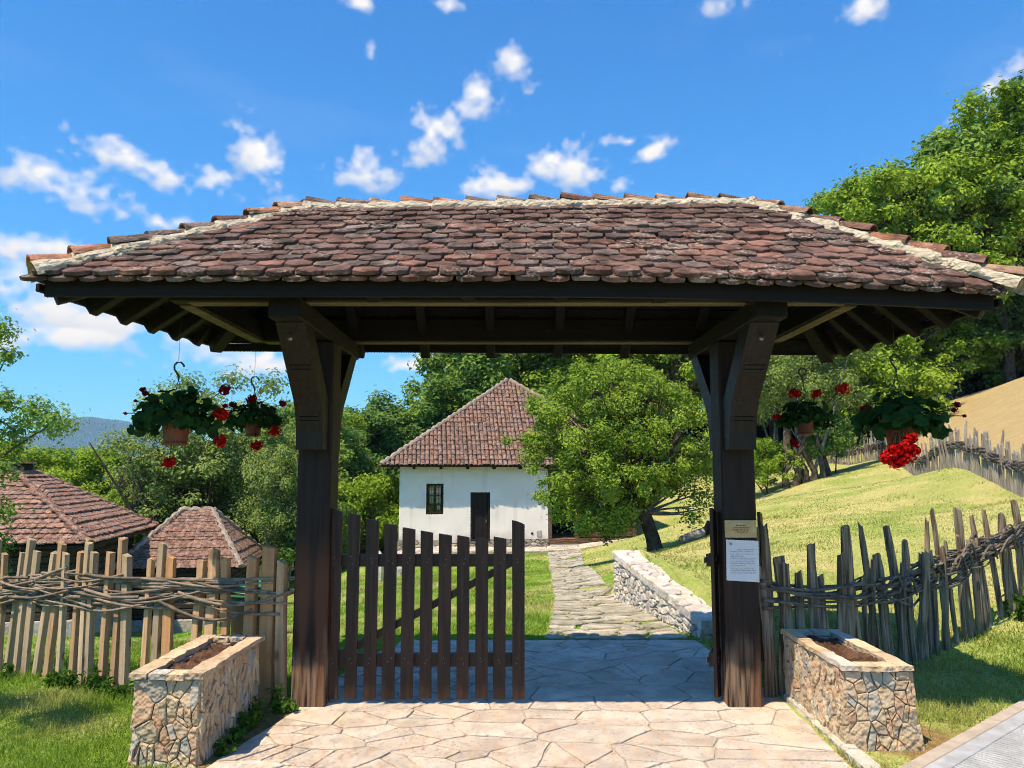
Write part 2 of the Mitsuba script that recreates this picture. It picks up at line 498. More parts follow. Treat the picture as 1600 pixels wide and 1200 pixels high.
# ---------------------------------------------------------------- terrain
CP = [(x, y, 0) for x in (-3, -1.5, 0, 1.7) for y in (-4, 0, 3, 5.4, 6.6, 7.4)] + [(-5, 0, 0), (5, 0, 0), (8, 0, .3), (-9, 0, -.2), (4, 4.5, 0), (3.2, 5.5, 0), (-3, 6, -.02), (-4.2, 6.5, -.05),
    (2.6, 6.6, .02), (3.6, 6.8, 0), (4.5, 7.6, .08), (5.2, 8.06, .17), (7, 9.2, .5), (6, 6, .25), (9, 9, .9),
    (.7, 9, -.1), (1.0, 11.4, -.25), (1.0, 15, -.48), (1.3, 18, -.66), (1.6, 22, -.92), (1.9, 28, -1.33), (-1.5, 9, -.12), (-2, 12, -.3), (-2.5, 15, -.52), (-2, 22, -1.0), (-2, 28, -1.38),
    (-4.3, 29.5, -1.5), (0, 30, -1.42), (4, 31, -1.2), (6.5, 31, -.8), (0, 36, -1.5), (-4, 9, -.55), (-6, 9, -.75), (-5, 12, -1.0), (-8, 12, -1.4), (-6, 17, -1.7), (-8, 20, -2.5), (-12, 21, -2.8), (-15, 24, -3),
    (-9, 25, -3.4), (-11, 29, -3.8), (-6, 24, -2.2), (-15, 12, -1.8), (-10, 6, -.5), (-20, 30, -4.5), (-20, 40, -5.5), (-10, 45, -4), (0, 48, -1.5), (10, 48, 1.5),
    (1.72, 7.45, 0), (1.6, 8.5, -.06), (1.47, 9.7, -.14), (1.38, 10.9, -.21), (2.0, 7.45, .03), (1.9, 8.5, -.02), (1.78, 9.7, -.1), (1.7, 10.9, -.17), (1.7, 12.2, -.27),
    (3, 9, .38), (3.2, 14, .15), (3.4, 18, -.22), (2.7, 20, -.7), (5, 24, -.1), (4.5, 12, .55), (5.5, 10, .6), (7, 12, .8), (10.5, 16, 1.05), (14, 25, 1.45), (8, 25, .6), (6, 18, .5), (17.4, 38, 2.1), (15, 45, 1.5), (10, 36, .6), (12, 30, 1.2),
    (8.5, 11, .95), (14.7, 22, 2.4), (20, 42, 3.4), (22, 30, 4.6), (26, 50, 5.7), (33, 50, 7.3), (25, 35, 6.2), (12, 15, 1.7), (18, 16, 3.4), (40, 60, 11), (30, 70, 9), (60, 80, 24), (60, 40, 20), (10, 70, 4), (0, 80, 1),
    (-30, 60, -8), (-40, 30, -6), (-25, 15, -3), (-50, 0, -4), (50, 0, 10), (0, -60, 0), (-60, 100, -14), (0, 140, -4), (-120, 60, -16), (-100, 150, -20), (100, 120, 34), (110, 0, 22), (-110, -20, -8), (60, -80, 4), (-60, -80, -2), (60, 150, 20)]
CP = np.array(CP, float)
_rbf = RBFInterpolator(CP[:, :2], CP[:, 2], kernel='thin_plate_spline', smoothing=.0008)


A0, A1 = np.array([1.80, 7.42]), np.array([1.43, 10.9])          # the retaining wall's face
d2 = (A1 - A0) / np.linalg.norm(A1 - A0); n2 = np.array([d2[1], -d2[0]]); LW = float(np.linalg.norm(A1 - A0))


def sst(a, b, x):
    t = np.clip((x - a) / (b - a), 0, 1)
    return t * t * (3 - 2 * t)


def gz(x, y):
    x, y = np.broadcast_arrays(np.asarray(x, float), np.asarray(y, float))
    q = np.c_[np.clip(x.ravel(), -110, 110), np.clip(y.ravel(), -80, 150)]
    out = np.concatenate([_rbf(q[i:i + 20000]) for i in range(0, len(q), 20000)]).reshape(x.shape)
    t = (x - A0[0]) * d2[0] + (y - A0[1]) * d2[1]
    o = (x - A0[0]) * n2[0] + (y - A0[1]) * n2[1]
    up = .24 + .44 * np.clip(t / LW, 0, 1.2)                 # height of the bank the wall holds back
    out = out + up * sst(.06, .30, o) * np.exp(-np.clip(o - .3, 0, 20) / 1.3) * sst(-.5, .1, t) * (1 - sst(LW - .1, LW + 1.6, t))
    return out if out.ndim else float(out)


PAVE = Polygon([(-1.9, 1.2), (2.05, 1.2), (1.84, 4.3), (1.90, 5.6), (1.74, 7.5), (-1.05, 7.5), (-1.3, 6.5), (-1.45, 5.75), (-1.45, 5.35), (-1.66, 4.36)])
PATHP = Polygon([(.3, 7.56), (.6, 11.4), (.85, 18), (1.25, 28.3), (2.45, 28.6), (1.75, 18), (1.52, 11.4), (1.72, 7.56)])
B = math.asinh(3000 / 2.)
gx = 2 * np.sinh(np.linspace(-1, 1, 381) * B)
gy = 8 + 2.5 * np.sinh(np.linspace(-1, 1, 421) * math.asinh(3000 / 2.5))
GX, GY = np.meshgrid(gx, gy, indexing='ij')
GZ = gz(GX, GY)
near = (np.abs(GX) < 4) & (GY > 0) & (GY < 9)
pv = prep(PAVE.buffer(-.06))
for i, j in zip(*np.nonzero(near)):
    if pv.contains(Point(GX[i, j], GY[i, j])):
        GZ[i, j] -= .06
rough = (meshkit.fbm(np.stack([GX * 2.3, GY * 2.3, GX * 0], -1), 4) - .5) * .05 * np.clip((np.hypot(GX, GY) - 2) / 5, .25, 1)
GZ = GZ + rough
I, J = np.meshgrid(np.arange(len(gx) - 1), np.arange(len(gy) - 1), indexing='ij')
n_ = len(gy)
Q = np.stack([I * n_ + J, (I + 1) * n_ + J, (I + 1) * n_ + J + 1, I * n_ + J + 1], -1).reshape(-1, 4)
ground = trimesh.Trimesh(np.stack([GX, GY, GZ], -1).reshape(-1, 3), np.vstack([Q[:, [0, 1, 2]], Q[:, [0, 2, 3]]]), process=False)


def groundcol(p, n, uv):
    s = fbm(p.x * 40, p.y * 40, 0, 2)
    m = fbm(p.x * .9 + 3, p.y * .9, 0, 3)
    lawn = mix(C(.125, .225, .03), C(.235, .37, .065), s)
    dryl = mix(C(.32, .325, .115), C(.50, .475, .205), s)
    right = smoothstep(1.55, 2.1, p.x - .02 * (p.y - 8)) * smoothstep(5.5, 8, p.y)
    dry = dr.clip(smoothstep(.44, .68, m) * .65 + right * (.42 + .35 * smoothstep(.35, .65, fbm(p.x * .35, p.y * 1.2, 0, 3))), 0, 1)
    c = mix(lawn, dryl, dry)
    # mown straw field beyond the far fence
    edge = p.x - (10.2 + (p.y - 14) * .30) + (noise(p.x * .8, p.y * .8, 0) - .5) * .8
    field = smoothstep(.2, 1.0, edge) * smoothstep(56, 52, p.y + p.x * .1)
    straw = mix(C(.30, .225, .115), C(.48, .38, .21), fbm(p.x * 3, p.y * 9, 0, 3) * .7 + s * .3)
    c = mix(c, straw, field * .9)
    # bare soil by the right planter and the left foot of the fence
    d1 = dr.sqrt(dr.square(p.x - 2.45) + dr.square((p.y - 4.75) * 1.1))
    bare = smoothstep(.75, .2, d1 + (fbm(p.x * 6, p.y * 6, 0, 3) - .5) * .9)
    d2 = dr.abs(p.x + 1.62) + dr.maximum(0, dr.abs(p.y - 5.0) - .6)
    bare = dr.maximum(bare, smoothstep(.35, .1, d2))
    c = mix(c, mix(C(.15, .085, .045), C(.30, .18, .10), s), bare * .85)
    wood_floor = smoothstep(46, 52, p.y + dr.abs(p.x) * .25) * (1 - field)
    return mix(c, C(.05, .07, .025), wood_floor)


scene['grass_ground'] = bump(lambda p, n, uv: fbm(p.x * 45, p.y * 45, 0, 2), .05, pr(proc(groundcol), .95, .05), 4e-3)
put('ground', ground, 'grass_ground', True, kind='structure', label='grassy ground sloping from the gate down to the house and up to the right')

# distant hill
a = np.linspace(-1, 1, 60)
hx, hy = np.meshgrid(a, np.linspace(-1, 1, 40), indexing='ij')
hz = 350 * np.exp(-((hx / .30) ** 2)) * np.exp(-((hy / .5) ** 2)) + 160 * np.exp(-(((hx - .5) / .3) ** 2 + (hy / .5) ** 2)) + 40 * (meshkit.fbm(np.stack([hx * 6, hy * 6, hx * 0], -1), 4) - .5)
I, J = np.meshgrid(np.arange(59), np.arange(39), indexing='ij')
Q = np.stack([I * 40 + J, (I + 1) * 40 + J, (I + 1) * 40 + J + 1, I * 40 + J + 1], -1).reshape(-1, 4)
hv = np.stack([-2330 + hx * 1500, 4300 + hy * 1300, hz - 60], -1).reshape(-1, 3)
scene['far_forest'] = pr((.045, .08, .03), 1., 0.)
put('hill', trimesh.Trimesh(hv, np.vstack([Q[:, [0, 1, 2]], Q[:, [0, 2, 3]]]), process=False), 'far_forest', True, kind='structure', label='distant blue wooded hill on the left horizon')

# ---------------------------------------------------------------- paving of the gateway
rg = np.random.default_rng(11)
labels['paving'] = {'kind': 'structure', 'label': 'warm beige crazy paving running through the gateway'}
used['paving'] = 0
bed = trimesh.creation.extrude_polygon(PAVE, .05, engine='earcut')
bed.apply_translation([0, 0, -.056])
put('paving__mortar_bed', bed, 'joint')
pts = scatter(PAVE, 330, rg, 0, aspect=(1.4, 1))
for i, xy in enumerate(cells(PAVE, pts, .013, .007, rg, aspect=(1.4, 1))):
    put('paving__flagstone', slab(xy, .002 + rg.uniform(0, .003), .0025, -.03, rg, .004), FLAGS[rg.integers(len(FLAGS))])
edge = [(1.86, 3.2), (1.88, 4.3), (1.94, 5.6)]
for k in range(9):
    y0 = 3.2 + k * .27
    x0 = 1.80 + (y0 - 3.2) * .028 + .045
    m = cbox(x0, x0 + .085 + rg.uniform(0, .03), y0, y0 + .255, -.05, .03 + rg.uniform(0, .02), .012)
    put('paving__kerb_stone', m, 'kerb_pale')

labels['path'] = {'kind': 'structure', 'label': 'grey flagstone path with grassy joints leading to the white house'}
used['path'] = 0


def drape(m, dz=0.):
    v = m.vertices.copy()
    v[:, 2] += gz(v[:, 0], v[:, 1]) + dz
    m.vertices = v
    return m


pts = scatter(PATHP, 298, rg, 1, aspect=(1.7, 1))
for xy in cells(PATHP, pts, .058, .018, rg, aspect=(1.7, 1)):
    put('path__flagstone', drape(slab(xy, .022 + rg.uniform(0, .02), .012, -.06, rg, .01)), PATHS[rg.integers(2)])

# ---------------------------------------------------------------- the roofed gate
G = thing('roofed_gate', 'dark timber lychgate with a hipped clay tile roof spanning the paved entrance', 'gate')
YF, YB, YR = 4.40, 6.60, 5.50
XL, XR, RL, RR = -2.87, 2.95, -1.52, 1.76
XLB, XRB = -2.66, 2.82


def ez(x):
    return 2.70 - .0105 * np.maximum(x, 0) ** 2


def zr(x):
    return 3.50 + .012 * (x + 1.5)


def front(u, w, n=0.):
    """point of the front slope: u along x, w 0 at the eave .. 1 at the ridge, n above it"""
    z0, z1 = ez(u), zr(u)
    S = unit(V(0, YR - YF, z1 - z0))
    N = V(0, -S[2], S[1])
    return V(u, YF + (YR - YF) * w, z0 + (z1 - z0) * w) + N * n, S, N


for s, x0, x1 in ((-1, -1.505, -1.27), (1, 1.47, 1.705)):
    post = cbox(x0, x1, 5.42, 5.67, -.05, 2.52, .012)
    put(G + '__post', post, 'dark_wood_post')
    xb0, xb1 = (x0 + .022, x1 - .028)
    # curved braces, front and rear, with incised double lines
    for dirn in (-1, 1):
        prof = [(0, 1.74), (.135, 1.74), (.145, 1.86), (.175, 1.97), (.23, 2.07), (.68, 2.52), (.47, 2.52), (.0, 2.08)]
        cs = manifold3d.CrossSection([prof])
        man = manifold3d.Manifold.extrude(cs, xb1 - xb0)
        if dirn == -1:
            for hz_ in (1.935, 1.96, 2.255, 2.28):
                # groove cut into the front face
                yb = .16 if hz_ < 2.0 else .23 + (hz_ - 2.07) * 1.0
                g = manifold3d.Manifold.cube([.05, .007, (xb1 - xb0) * .72]).translate([yb - .012, hz_, (xb1 - xb0) * .16])
                man = man - g
        mm = man.to_mesh()
        v = mm.vert_properties[:, :3]
        base = 5.42 if dirn == -1 else 5.67
        vv = np.c_[v[:, 2] + xb0, base + dirn * v[:, 0], v[:, 1]]
        f = mm.tri_verts if dirn == 1 else mm.tri_verts[:, ::-1]
        put(G + '__brace', trimesh.Trimesh(vv, f[:, ::-1], process=False), 'dark_wood_z')
    b = trimesh.creation.cylinder(.016, .02, sections=12)
    b.apply_transform(trimesh.transformations.rotation_matrix(math.pi / 4, [1, 0, 0]))
    b.apply_translation([(xb0 + xb1) / 2 - .01, 4.785, 2.43])
    put(G + '__bolt', b, 'bolt_metal', 30)
    put(G + '__cross_beam', cbox(xb0 - .005, xb1 + .005, 4.60, 6.42, 2.523, 2.655, .008), 'dark_wood_y')
put(G + '__wall_plate', cbox(-2.16, 2.24, 4.73, 4.86, 2.658, 2.82, .006), 'dark_wood_x')
put(G + '__wall_plate', cbox(-2.16, 2.24, 6.24, 6.37, 2.658, 2.84, .006), 'dark_wood_x')
for x in (-2.10, 2.18):
    put(G + '__wall_plate', cbox(x - .06, x + .06, 4.863, 6.237, 2.661, 2.80, .006), 'dark_wood_y')
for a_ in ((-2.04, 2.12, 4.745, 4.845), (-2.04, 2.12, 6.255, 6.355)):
    put(G + '__bounce_tint_strip', cbox(a_[0], a_[1], a_[2], a_[3], 2.646, 2.6565, .001), 'bounce_tint_lath')  # added thin strip, its pale colour stands for light bounced off the paving
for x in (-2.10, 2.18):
    put(G + '__bounce_tint_strip', cbox(x - .045, x + .045, 4.87, 6.23, 2.648, 2.6600, .001), 'bounce_tint_lath')
put(G + '__ridge_beam', cbox(RL, RR, YR - .05, YR + .05, 3.26, 3.37, .006), 'dark_wood_x')
RT = .062
for u in (-1.45, -.85, -.27, .30, .90, 1.48):
    p0, S, N = front(u, .095, -RT - .055)
    p1, _, _ = front(u, .97, -RT - .055)
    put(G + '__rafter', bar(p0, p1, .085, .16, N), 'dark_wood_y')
for u in (-1.30, -.74, -.18, .39, .96, 1.55):
    p0, S, N = front(u, .0, -RT - .03)
    p1, _, _ = front(u, .97, -RT - .03)
    q0, q1, NN = V(u, 2 * YR - p0[1], ez(0) + (p0[2] - ez(u))), V(u, 2 * YR - p1[1], p1[2]), V(0, -N[1], N[2])
    put(G + '__rafter', bar(q0 - V(0, 0, .02), q1 - V(0, 0, .02), .075, .15, NN), 'dark_wood_y')
for xe, xr in ((XL, RL), (XR, RR)):
    ze = float(ez(xe)); sgn = -1 if xe < 0 else 1
    xeb = XLB if xe < 0 else XRB
    for y in (4.95, 5.28, 5.62, 5.95, 6.28):
        w1 = 1 - abs(y - YR) / (YR - YF)
        xq = xe + (xeb - xe) * (y - YF) / (YB - YF)
        a0 = V(xq - sgn * .04, y, ze - .045); run = (xr - xe) * w1 * .95
        a1 = V(xe + run, y, ze - .07 + (zr(xr) - ze) * w1 * .95)
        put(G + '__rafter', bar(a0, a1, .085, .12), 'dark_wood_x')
    for ye in (YF, YB):
        a0 = V((xe if ye == YF else xeb) - sgn * .12, ye + (.12 if ye < YR else -.12), ze - .05)
        a1 = V(xr, YR, zr(xr) - .16)
        put(G + '__hip_rafter', bar(a0, a1, .10, .13), 'dark_wood_x')
# roof boarding under the tiles (four planes)
def plank_plane(a, b, c, d, t=.022, n=9):
    """boards between the eave a-b and the top d-c; one mesh per board"""
    out = []
    for k in range(n):
        w0, w1 = k / n + .004, (k + 1) / n - .004
        pa, pb, pc, pd = a + (d - a) * w0, b + (c - b) * w0, b + (c - b) * w1, a + (d - a) * w1
        N = unit(np.cross(pb - pa, pd - pa))
        out.append(hull([q + N * s for q in (pa, pb, pc, pd) for s in (-t, 0)]))
    return out


e = [V(XL, YF, 2.70), V(0, YF, 2.70), V(XR, YF, float(ez(XR))), V(XRB, YB, float(ez(XR))), V(XLB, YB, 2.70)]
r0, r1 = V(RL, YR, zr(RL)), V(RR, YR, zr(RR))
e_ = [V(XL + .05, YF + .095, 2.70 + .07), None, V(XR - .05, YF + .095, float(ez(XR)) + .07), V(XRB - .04, YB - .05, float(ez(XR)) + .04), V(XLB + .04, YB - .05, 2.74)]
dn = V(0, 0, -.035)
for quad in ((e_[0], e_[2], r1, r0), (e_[2], e_[3], r1, r1 + V(0, -.02, 0)), (e_[3], e_[4], r0, r1), (e_[4], e_[0], r0 + V(0, -.02, 0), r0)):
    for m in plank_plane(*[q + dn for q in quad]):
        put(G + '__roof_board', m, 'deck_wood')
# fascia boards following the eaves
xs = np.linspace(XL + .10, XR - .10, 13)
prof = []
for x in xs:
    z = float(ez(x))
    prof += [(x, YF + .06, z - .078), (x, YF + .06, z + .018), (x, YF + .09, z + .04), (x, YF + .09, z - .078)]
nf = []
for k in range(len(xs) - 1):
    for q in range(4):
        a_, b_ = k * 4 + q, k * 4 + (q + 1) % 4
        nf += [(a_, a_ + 4, b_ + 4), (a_, b_ + 4, b_)]
nf += [(0, 1, 2), (0, 2, 3), (48, 50, 49), (48, 51, 50)]
put(G + '__fascia', trimesh.Trimesh(np.array(prof), np.array(nf), process=False), 'dark_wood_x')
for xe in (XL, XR):
    sg = -1 if xe < 0 else 1
    put(G + '__fascia', bar((xe - sg * .05, YF + .07, float(ez(xe)) - .02), ((XLB if xe < 0 else XRB) - sg * .05, YB - .05, float(ez(xe)) - .01), .03, .05), 'dark_wood_y')
put(G + '__fascia', bar((XLB + .1, YB - .04, 2.655), (XRB - .1, YB - .04, 2.62), .03, .07), 'dark_wood_x')

# beaver tail tiles
TW, TL, TT, ROWS = .166, .27, .026, 13
arc = [(-TW / 2 + .002, .036), (-TW * .43, .021), (-TW * .29, .009), (-TW * .12, .001), (TW * .12, .001), (TW * .29, .009), (TW * .43, .021), (TW / 2 - .002, .036)]


def tilemesh(xy, t=TT, seed=0):
    xy = np.asarray(xy, float)
    if Polygon(xy).exterior.is_ccw is False:
        xy = xy[::-1]
    n = len(xy)
    c = xy.mean(0)
    r2 = np.random.default_rng(seed)
    wob = r2.normal(0, .0015, n)
    v = np.vstack([np.c_[xy, np.zeros(n)], np.c_[xy + r2.normal(0, .0016, (n, 2)), t - .004 + wob], np.c_[c + (xy - c) * .95, t + wob], [[c[0], c[1], t + .003]]])
    k = np.arange(n); k1 = (k + 1) % n
    f = [np.stack([k, k1, n + k1], 1), np.stack([k, n + k1, n + k], 1), np.stack([n + k, n + k1, 2 * n + k1], 1), np.stack([n + k, 2 * n + k1, 2 * n + k], 1), np.stack([2 * n + k, 2 * n + k1, k * 0 + 3 * n], 1), np.stack([k1, k, k * 0 + 3 * n], 1)]
    return trimesh.Trimesh(v, np.vstack(f), process=False)


full = [(x, y) for x, y in arc] + [(TW / 2 - .002, TL), (-TW / 2 + .002, TL)]
variants = [Shared(tilemesh([(x * rg.uniform(.97, 1.0), y + rg.normal(0, .003) * (y < .1)) for x, y in full], TT * rg.uniform(.9, 1.25), q)) for q in range(7)]
vmesh = [tilemesh(full, TT, q) for q in range(4)]
Ls = math.hypot(YR - YF, 3.50 - 2.70)
STEP = (Ls - .09) / ROWS
count = 0
extra = []
for r in range(-1, ROWS):
    w = max(r, 0) * STEP if r >= 0 else 0
    s = r * STEP + (.0 if r >= 0 else STEP * .62)      # the eave course peeps out below the first row
    ww = max(s, -.012) / Ls
    lo, hi = XL + (RL - XL) * ww - .02, XR + (RR - XR) * ww + .02
    clip = Polygon([(XL - .03, -.05), (XR + .03, -.05), (RR + .02, Ls), (RL - .02, Ls)])
    off = (r % 2) * .5 * .170 + rg.uniform(-.02, .02)
    u = math.floor((lo - off) / .170) * .170 + off
    row_dz = rg.normal(0, .002)
    while u < hi + .1:
        uu = u + rg.normal(0, .004)
        ss = s + rg.normal(0, .007) - .018
        poly = Polygon([(x + uu, y + ss) for x, y in full]).intersection(clip)
        u += .170
        if poly.is_empty or poly.area < .012 or poly.geom_type != 'Polygon':
            continue
        P0, S, N = front(np.clip(uu, XL, XR), max(ss, -.02) / Ls)
        if ss < 0:
            P0 = P0 + S * 0
        lift = math.atan2(.042 if r >= 0 else .006, TL) + rg.normal(0, .010)
        Xd = unit(V(1, 0, rg.normal(0, .022) - .021 * max(uu, 0) * (1 - ss / Ls)))
        yaw = rg.normal(0, .022)
        Yd = unit(S * math.cos(lift) - N * math.sin(lift) + Xd * yaw)
        Xd = unit(Xd - Yd * np.dot(Xd, Yd))
        Nd = np.cross(Xd, Yd)
        M = frame(P0 + N * ((.044 if r >= 0 else .008) + row_dz + rg.normal(0, .002)), Xd, Yd, Nd)
        mat = TILES[rg.choice(6, p=[.26, .20, .2, .12, .12, .10])]
        whole = poly.area > .97 * Polygon(full).area
        mesh = variants[rg.integers(7)] if whole else tilemesh(np.array(affinity.translate(poly.simplify(.002), -uu, -ss).exterior.coords)[:-1], TT, count)
        if count < 300:
            put(G + '__roof_tile', mesh, mat, False if whole else 25, M)
        else:
            mm = vmesh[count % 4].copy() if whole else mesh
            mm.apply_transform(M); extra.append(mm)
        count += 1
put(G + '__upper_course_tiles', cat(extra), TILES[0], 25, kind='stuff')
# side and rear slopes, joined
rest = []
for (ea, eb, ra, rb) in ((e[2], e[3], r1, r1), (e[4], e[0], r0, r0), (e[3], e[4], r1, r0)):
    A = unit(eb - ea); Lw = np.linalg.norm(eb - ea)
    mid = (ra + rb) / 2 - (ea + eb) / 2
    Sx = mid - A * np.dot(mid, A); Ll = np.linalg.norm(Sx); Sx = Sx / Ll
    N = np.cross(A, Sx)
    if N[2] < 0: N = -N
    ua, ub = np.dot(ra - ea, A), np.dot(rb - ea, A)
    for r in range(ROWS + 1):
        s = r * (Ll - .08) / ROWS
        lo, hi = ua * s / Ll, Lw + (ub - Lw) * s / Ll
        u = lo + .08 + (r % 2) * .088
        while u < hi - .06:
            lift = math.atan2(.034, TL) + rg.normal(0, .01)
            Yd = unit(Sx * math.cos(lift) - N * math.sin(lift))
            top = Ll
            if u - .08 < ua: top = min(top, Ll * (u - .08) / ua)
            if u + .08 > ub: top = min(top, Ll * (Lw - u - .08) / (Lw - ub))
            k = min(1., (top - s) / TL)
            if k > .12:
                mm = vmesh[rg.integers(4)].copy()
                mm.apply_transform(frame(ea + A * u + Sx * s + N * .036, A, Yd * k, np.cross(A, Yd)))
                rest.append(mm)
            u += .176
put(G + '__side_and_rear_tiles', cat(rest), TILES[2], 25, kind='stuff')


# ridge and hip tiles on a mortar bed
def captile(L=.30, ra=.088, rb=.072, t=.014, seg=9):
    ang = np.linspace(math.radians(8), math.radians(172), seg)
    rings = []
    for y, r in ((0, ra), (L * .5, (ra + rb) / 2), (L, rb)):
        for rr in (r, r - t):
            rings.append(np.c_[np.cos(ang) * rr, np.full(seg, y), np.sin(ang) * rr * .9])
    v = np.vstack(rings)
    f = []
    def strip(a_, b_, flip=False):
        for k in range(seg - 1):
            q = [a_ * seg + k, a_ * seg + k + 1, b_ * seg + k + 1, b_ * seg + k]
            if flip: q = q[::-1]
            f.extend([(q[0], q[1], q[2]), (q[0], q[2], q[3])])
    strip(0, 2); strip(2, 4); strip(1, 3, True); strip(3, 5, True); strip(0, 1, True); strip(4, 5)
    for k in (0, seg - 1):
        for a_, b_ in ((0, 2), (2, 4)):
            f.extend([(a_ * seg + k, b_ * seg + k, (b_ + 1) * seg + k), (a_ * seg + k, (b_ + 1) * seg + k, (a_ + 1) * seg + k)])
    return trimesh.Trimesh(v, np.array(f), process=False)


CAP = Shared(captile())


def ridge_line(p, q, n, mats, rr, bedr=.085):
    p, q = np.asarray(p), np.asarray(q)
    d = unit(q - p); L = np.linalg.norm(q - p) / n
    x = unit(np.cross(d, (0, 0, 1))); z = np.cross(x, d)
    for k in range(n):
        tilt = rr.uniform(.10, .17)
        yy = unit(d - z * tilt + x * rr.normal(0, .05)); xx = unit(np.cross(yy, z) + z * rr.normal(0, .05)); xx = unit(xx - yy * np.dot(xx, yy)); zz = np.cross(xx, yy)
        sc = rr.uniform(.80, .92)
        M = frame(p + d * L * k + z * (.048 + rr.normal(0, .006)) + x * rr.normal(0, .006), xx * sc, yy * (L + .05) / .30, zz * sc)
        put(G + '__ridge_tile', CAP, mats[rr.integers(len(mats))], False, M)
    # mortar: lumpy skirt either side of the caps
    m = int(np.linalg.norm(q - p) / .022)
    ang = np.linspace(-.25, math.pi + .25, 15)
    tt = np.linspace(0, 1, m)
    vv = []
    for i, t in enumerate(tt):
        c = p + (q - p) * t + z * .012
        ph = (t * n) % 1
        for a_ in ang:
            nz = meshkit.fbm(V(c[0] * 13 + math.cos(a_) * 2, c[1] * 13 + a_ * 2.2, c[2] * 13), 3, 4)
            r_ = bedr * (.80 + .42 * nz) * (1.14 - .24 * ph)
            vv.append(c + x * math.cos(a_) * r_ * 1.30 + z * (math.sin(a_) * r_ * .80 - .02))
    vv = np.array(vv); s_ = len(ang)
    I, J = np.meshgrid(np.arange(m - 1), np.arange(s_ - 1), indexing='ij')
    Q = np.stack([I * s_ + J, (I + 1) * s_ + J, (I + 1) * s_ + J + 1, I * s_ + J + 1], -1).reshape(-1, 4)
    put(G + '__ridge_mortar', trimesh.Trimesh(vv, np.vstack([Q[:, [0, 1, 2]], Q[:, [0, 2, 3]]]), process=False), 'mortar', 50)


rr = np.random.default_rng(5)
up = V(0, 0, -.005)
mixed = ['orange_tile', TILES[3], TILES[4], 'ridge_tile_pale', 'ridge_tile_pale']
tinted('ridge_tile_pale', 'tile', (.27, .17, .12))
ridge_line(r0 + up, r1 + up, 14, mixed, rr)
ridge_line(e[0] + up + V(.05, .02, .05), r0 + up, 8, mixed, rr)
ridge_line(e[2] + up + V(.02, -.02, .05), r1 + up, 8, ['orange_tile', 'orange_tile', 'ridge_tile_pale', TILES[3]], rr)
ridge_line(e[4] + up, r0 + up, 8, mixed, rr)
ridge_line(e[3] + up, r1 + up, 8, mixed, rr)


# ---------------------------------------------------------------- gate leaves
def gate_leaf(hinge, ang, mirror, label):
    K = thing('gate_leaf', label, 'gate leaf', 'pair of picket gate leaves')
    c_, s_ = math.cos(ang), math.sin(ang)
    sx = -1 if mirror else 1
    M = frame(V(*hinge), V(c_ * sx, s_ * sx, 0), V(-s_ * sx if not mirror else s_, c_ * sx if not mirror else -c_, 0), V(0, 0, 1))
    xd = V(c_, s_, 0) * sx
    yd = V(-s_, c_, 0)
    M = frame(V(*hinge), xd, yd, V(0, 0, 1))
    W = 1.39
    tops = [1.33, 1.295, 1.255, 1.222, 1.195, 1.172, 1.152, 1.140, 1.128, 1.130, 1.245]

    def prism(poly, y0, y1):
        m = trimesh.creation.extrude_polygon(Polygon(poly), y1 - y0, engine='earcut')
        v = m.vertices
        v = np.c_[v[:, 0], y0 + v[:, 2], v[:, 1]]
        m = trimesh.Trimesh(v, m.faces[:, ::-1], process=False)
        v4 = np.c_[m.vertices, np.ones(len(m.vertices))] @ M.T
        return trimesh.Trimesh(v4[:, :3], m.faces if np.linalg.det(M[:3, :3]) > 0 else m.faces[:, ::-1], process=False)
    for k in range(11):
        x = .005 + k * (W - .105) / 10
        w = .090 + rg.uniform(-.003, .003)
        h = tops[k]
        d = .012 if k not in (0, 10) else .028
        d = d if k != 10 else d
        b = .035 + rg.uniform(-.004, .004)
        j = rg.normal(0, .004)
        top = [(x + w, h - d), (x + w * .75, h - d * .55), (x + w * .4, h - d * .12), (x + .002, h + .004)]
        put(K + '__picket', prism([(x + .003 + j, b + .003), (x + w - .003 + j, b + .002), *top], -.012, .012), 'brown_picket')
    for z0, z1 in ((.245, .335), (.925, 1.01)):
        put(K + '__rail', prism([(.01, z0), (W - .02, z0), (W - .02, z1), (.01, z1)], .0125, .045), 'brown_picket')
    put(K + '__diagonal_brace', prism([(.06, .335), (.17, .335), (W - .10, .925), (W - .10, .985), (W - .16, .925), (.06, .395)][:3] + [(W - .20, .925)], .0125, .044), 'brown_picket')
    nl = []
    for k in range(11):
        x = .005 + k * (W - .105) / 10
        for z in (.275, .305, .955, .985):
            c0 = M[:3, 3] + xd * (x + .045 + rg.normal(0, .012)) + yd * -.0125 + V(0, 0, z + rg.normal(0, .006))
            nl.append(trimesh.creation.icosphere(1, .0045).apply_translation(c0))
    put(K + '__nails', cat(nl), 'bolt_metal', kind='stuff')
    for z in (.29, .97):
        put(K + '__hinge', prism([(-.03, z - .02), (.22, z - .012), (.22, z + .012), (-.03, z + .02)], .046, .05), 'bolt_metal')
    return K


gate_leaf((-1.292, 5.50, 0), 0., False, 'closed left picket leaf of brown boards with a diagonal brace behind')
gate_leaf((1.405, 5.50, 0), math.radians(58), False, 'open right picket leaf swung back behind the right post')

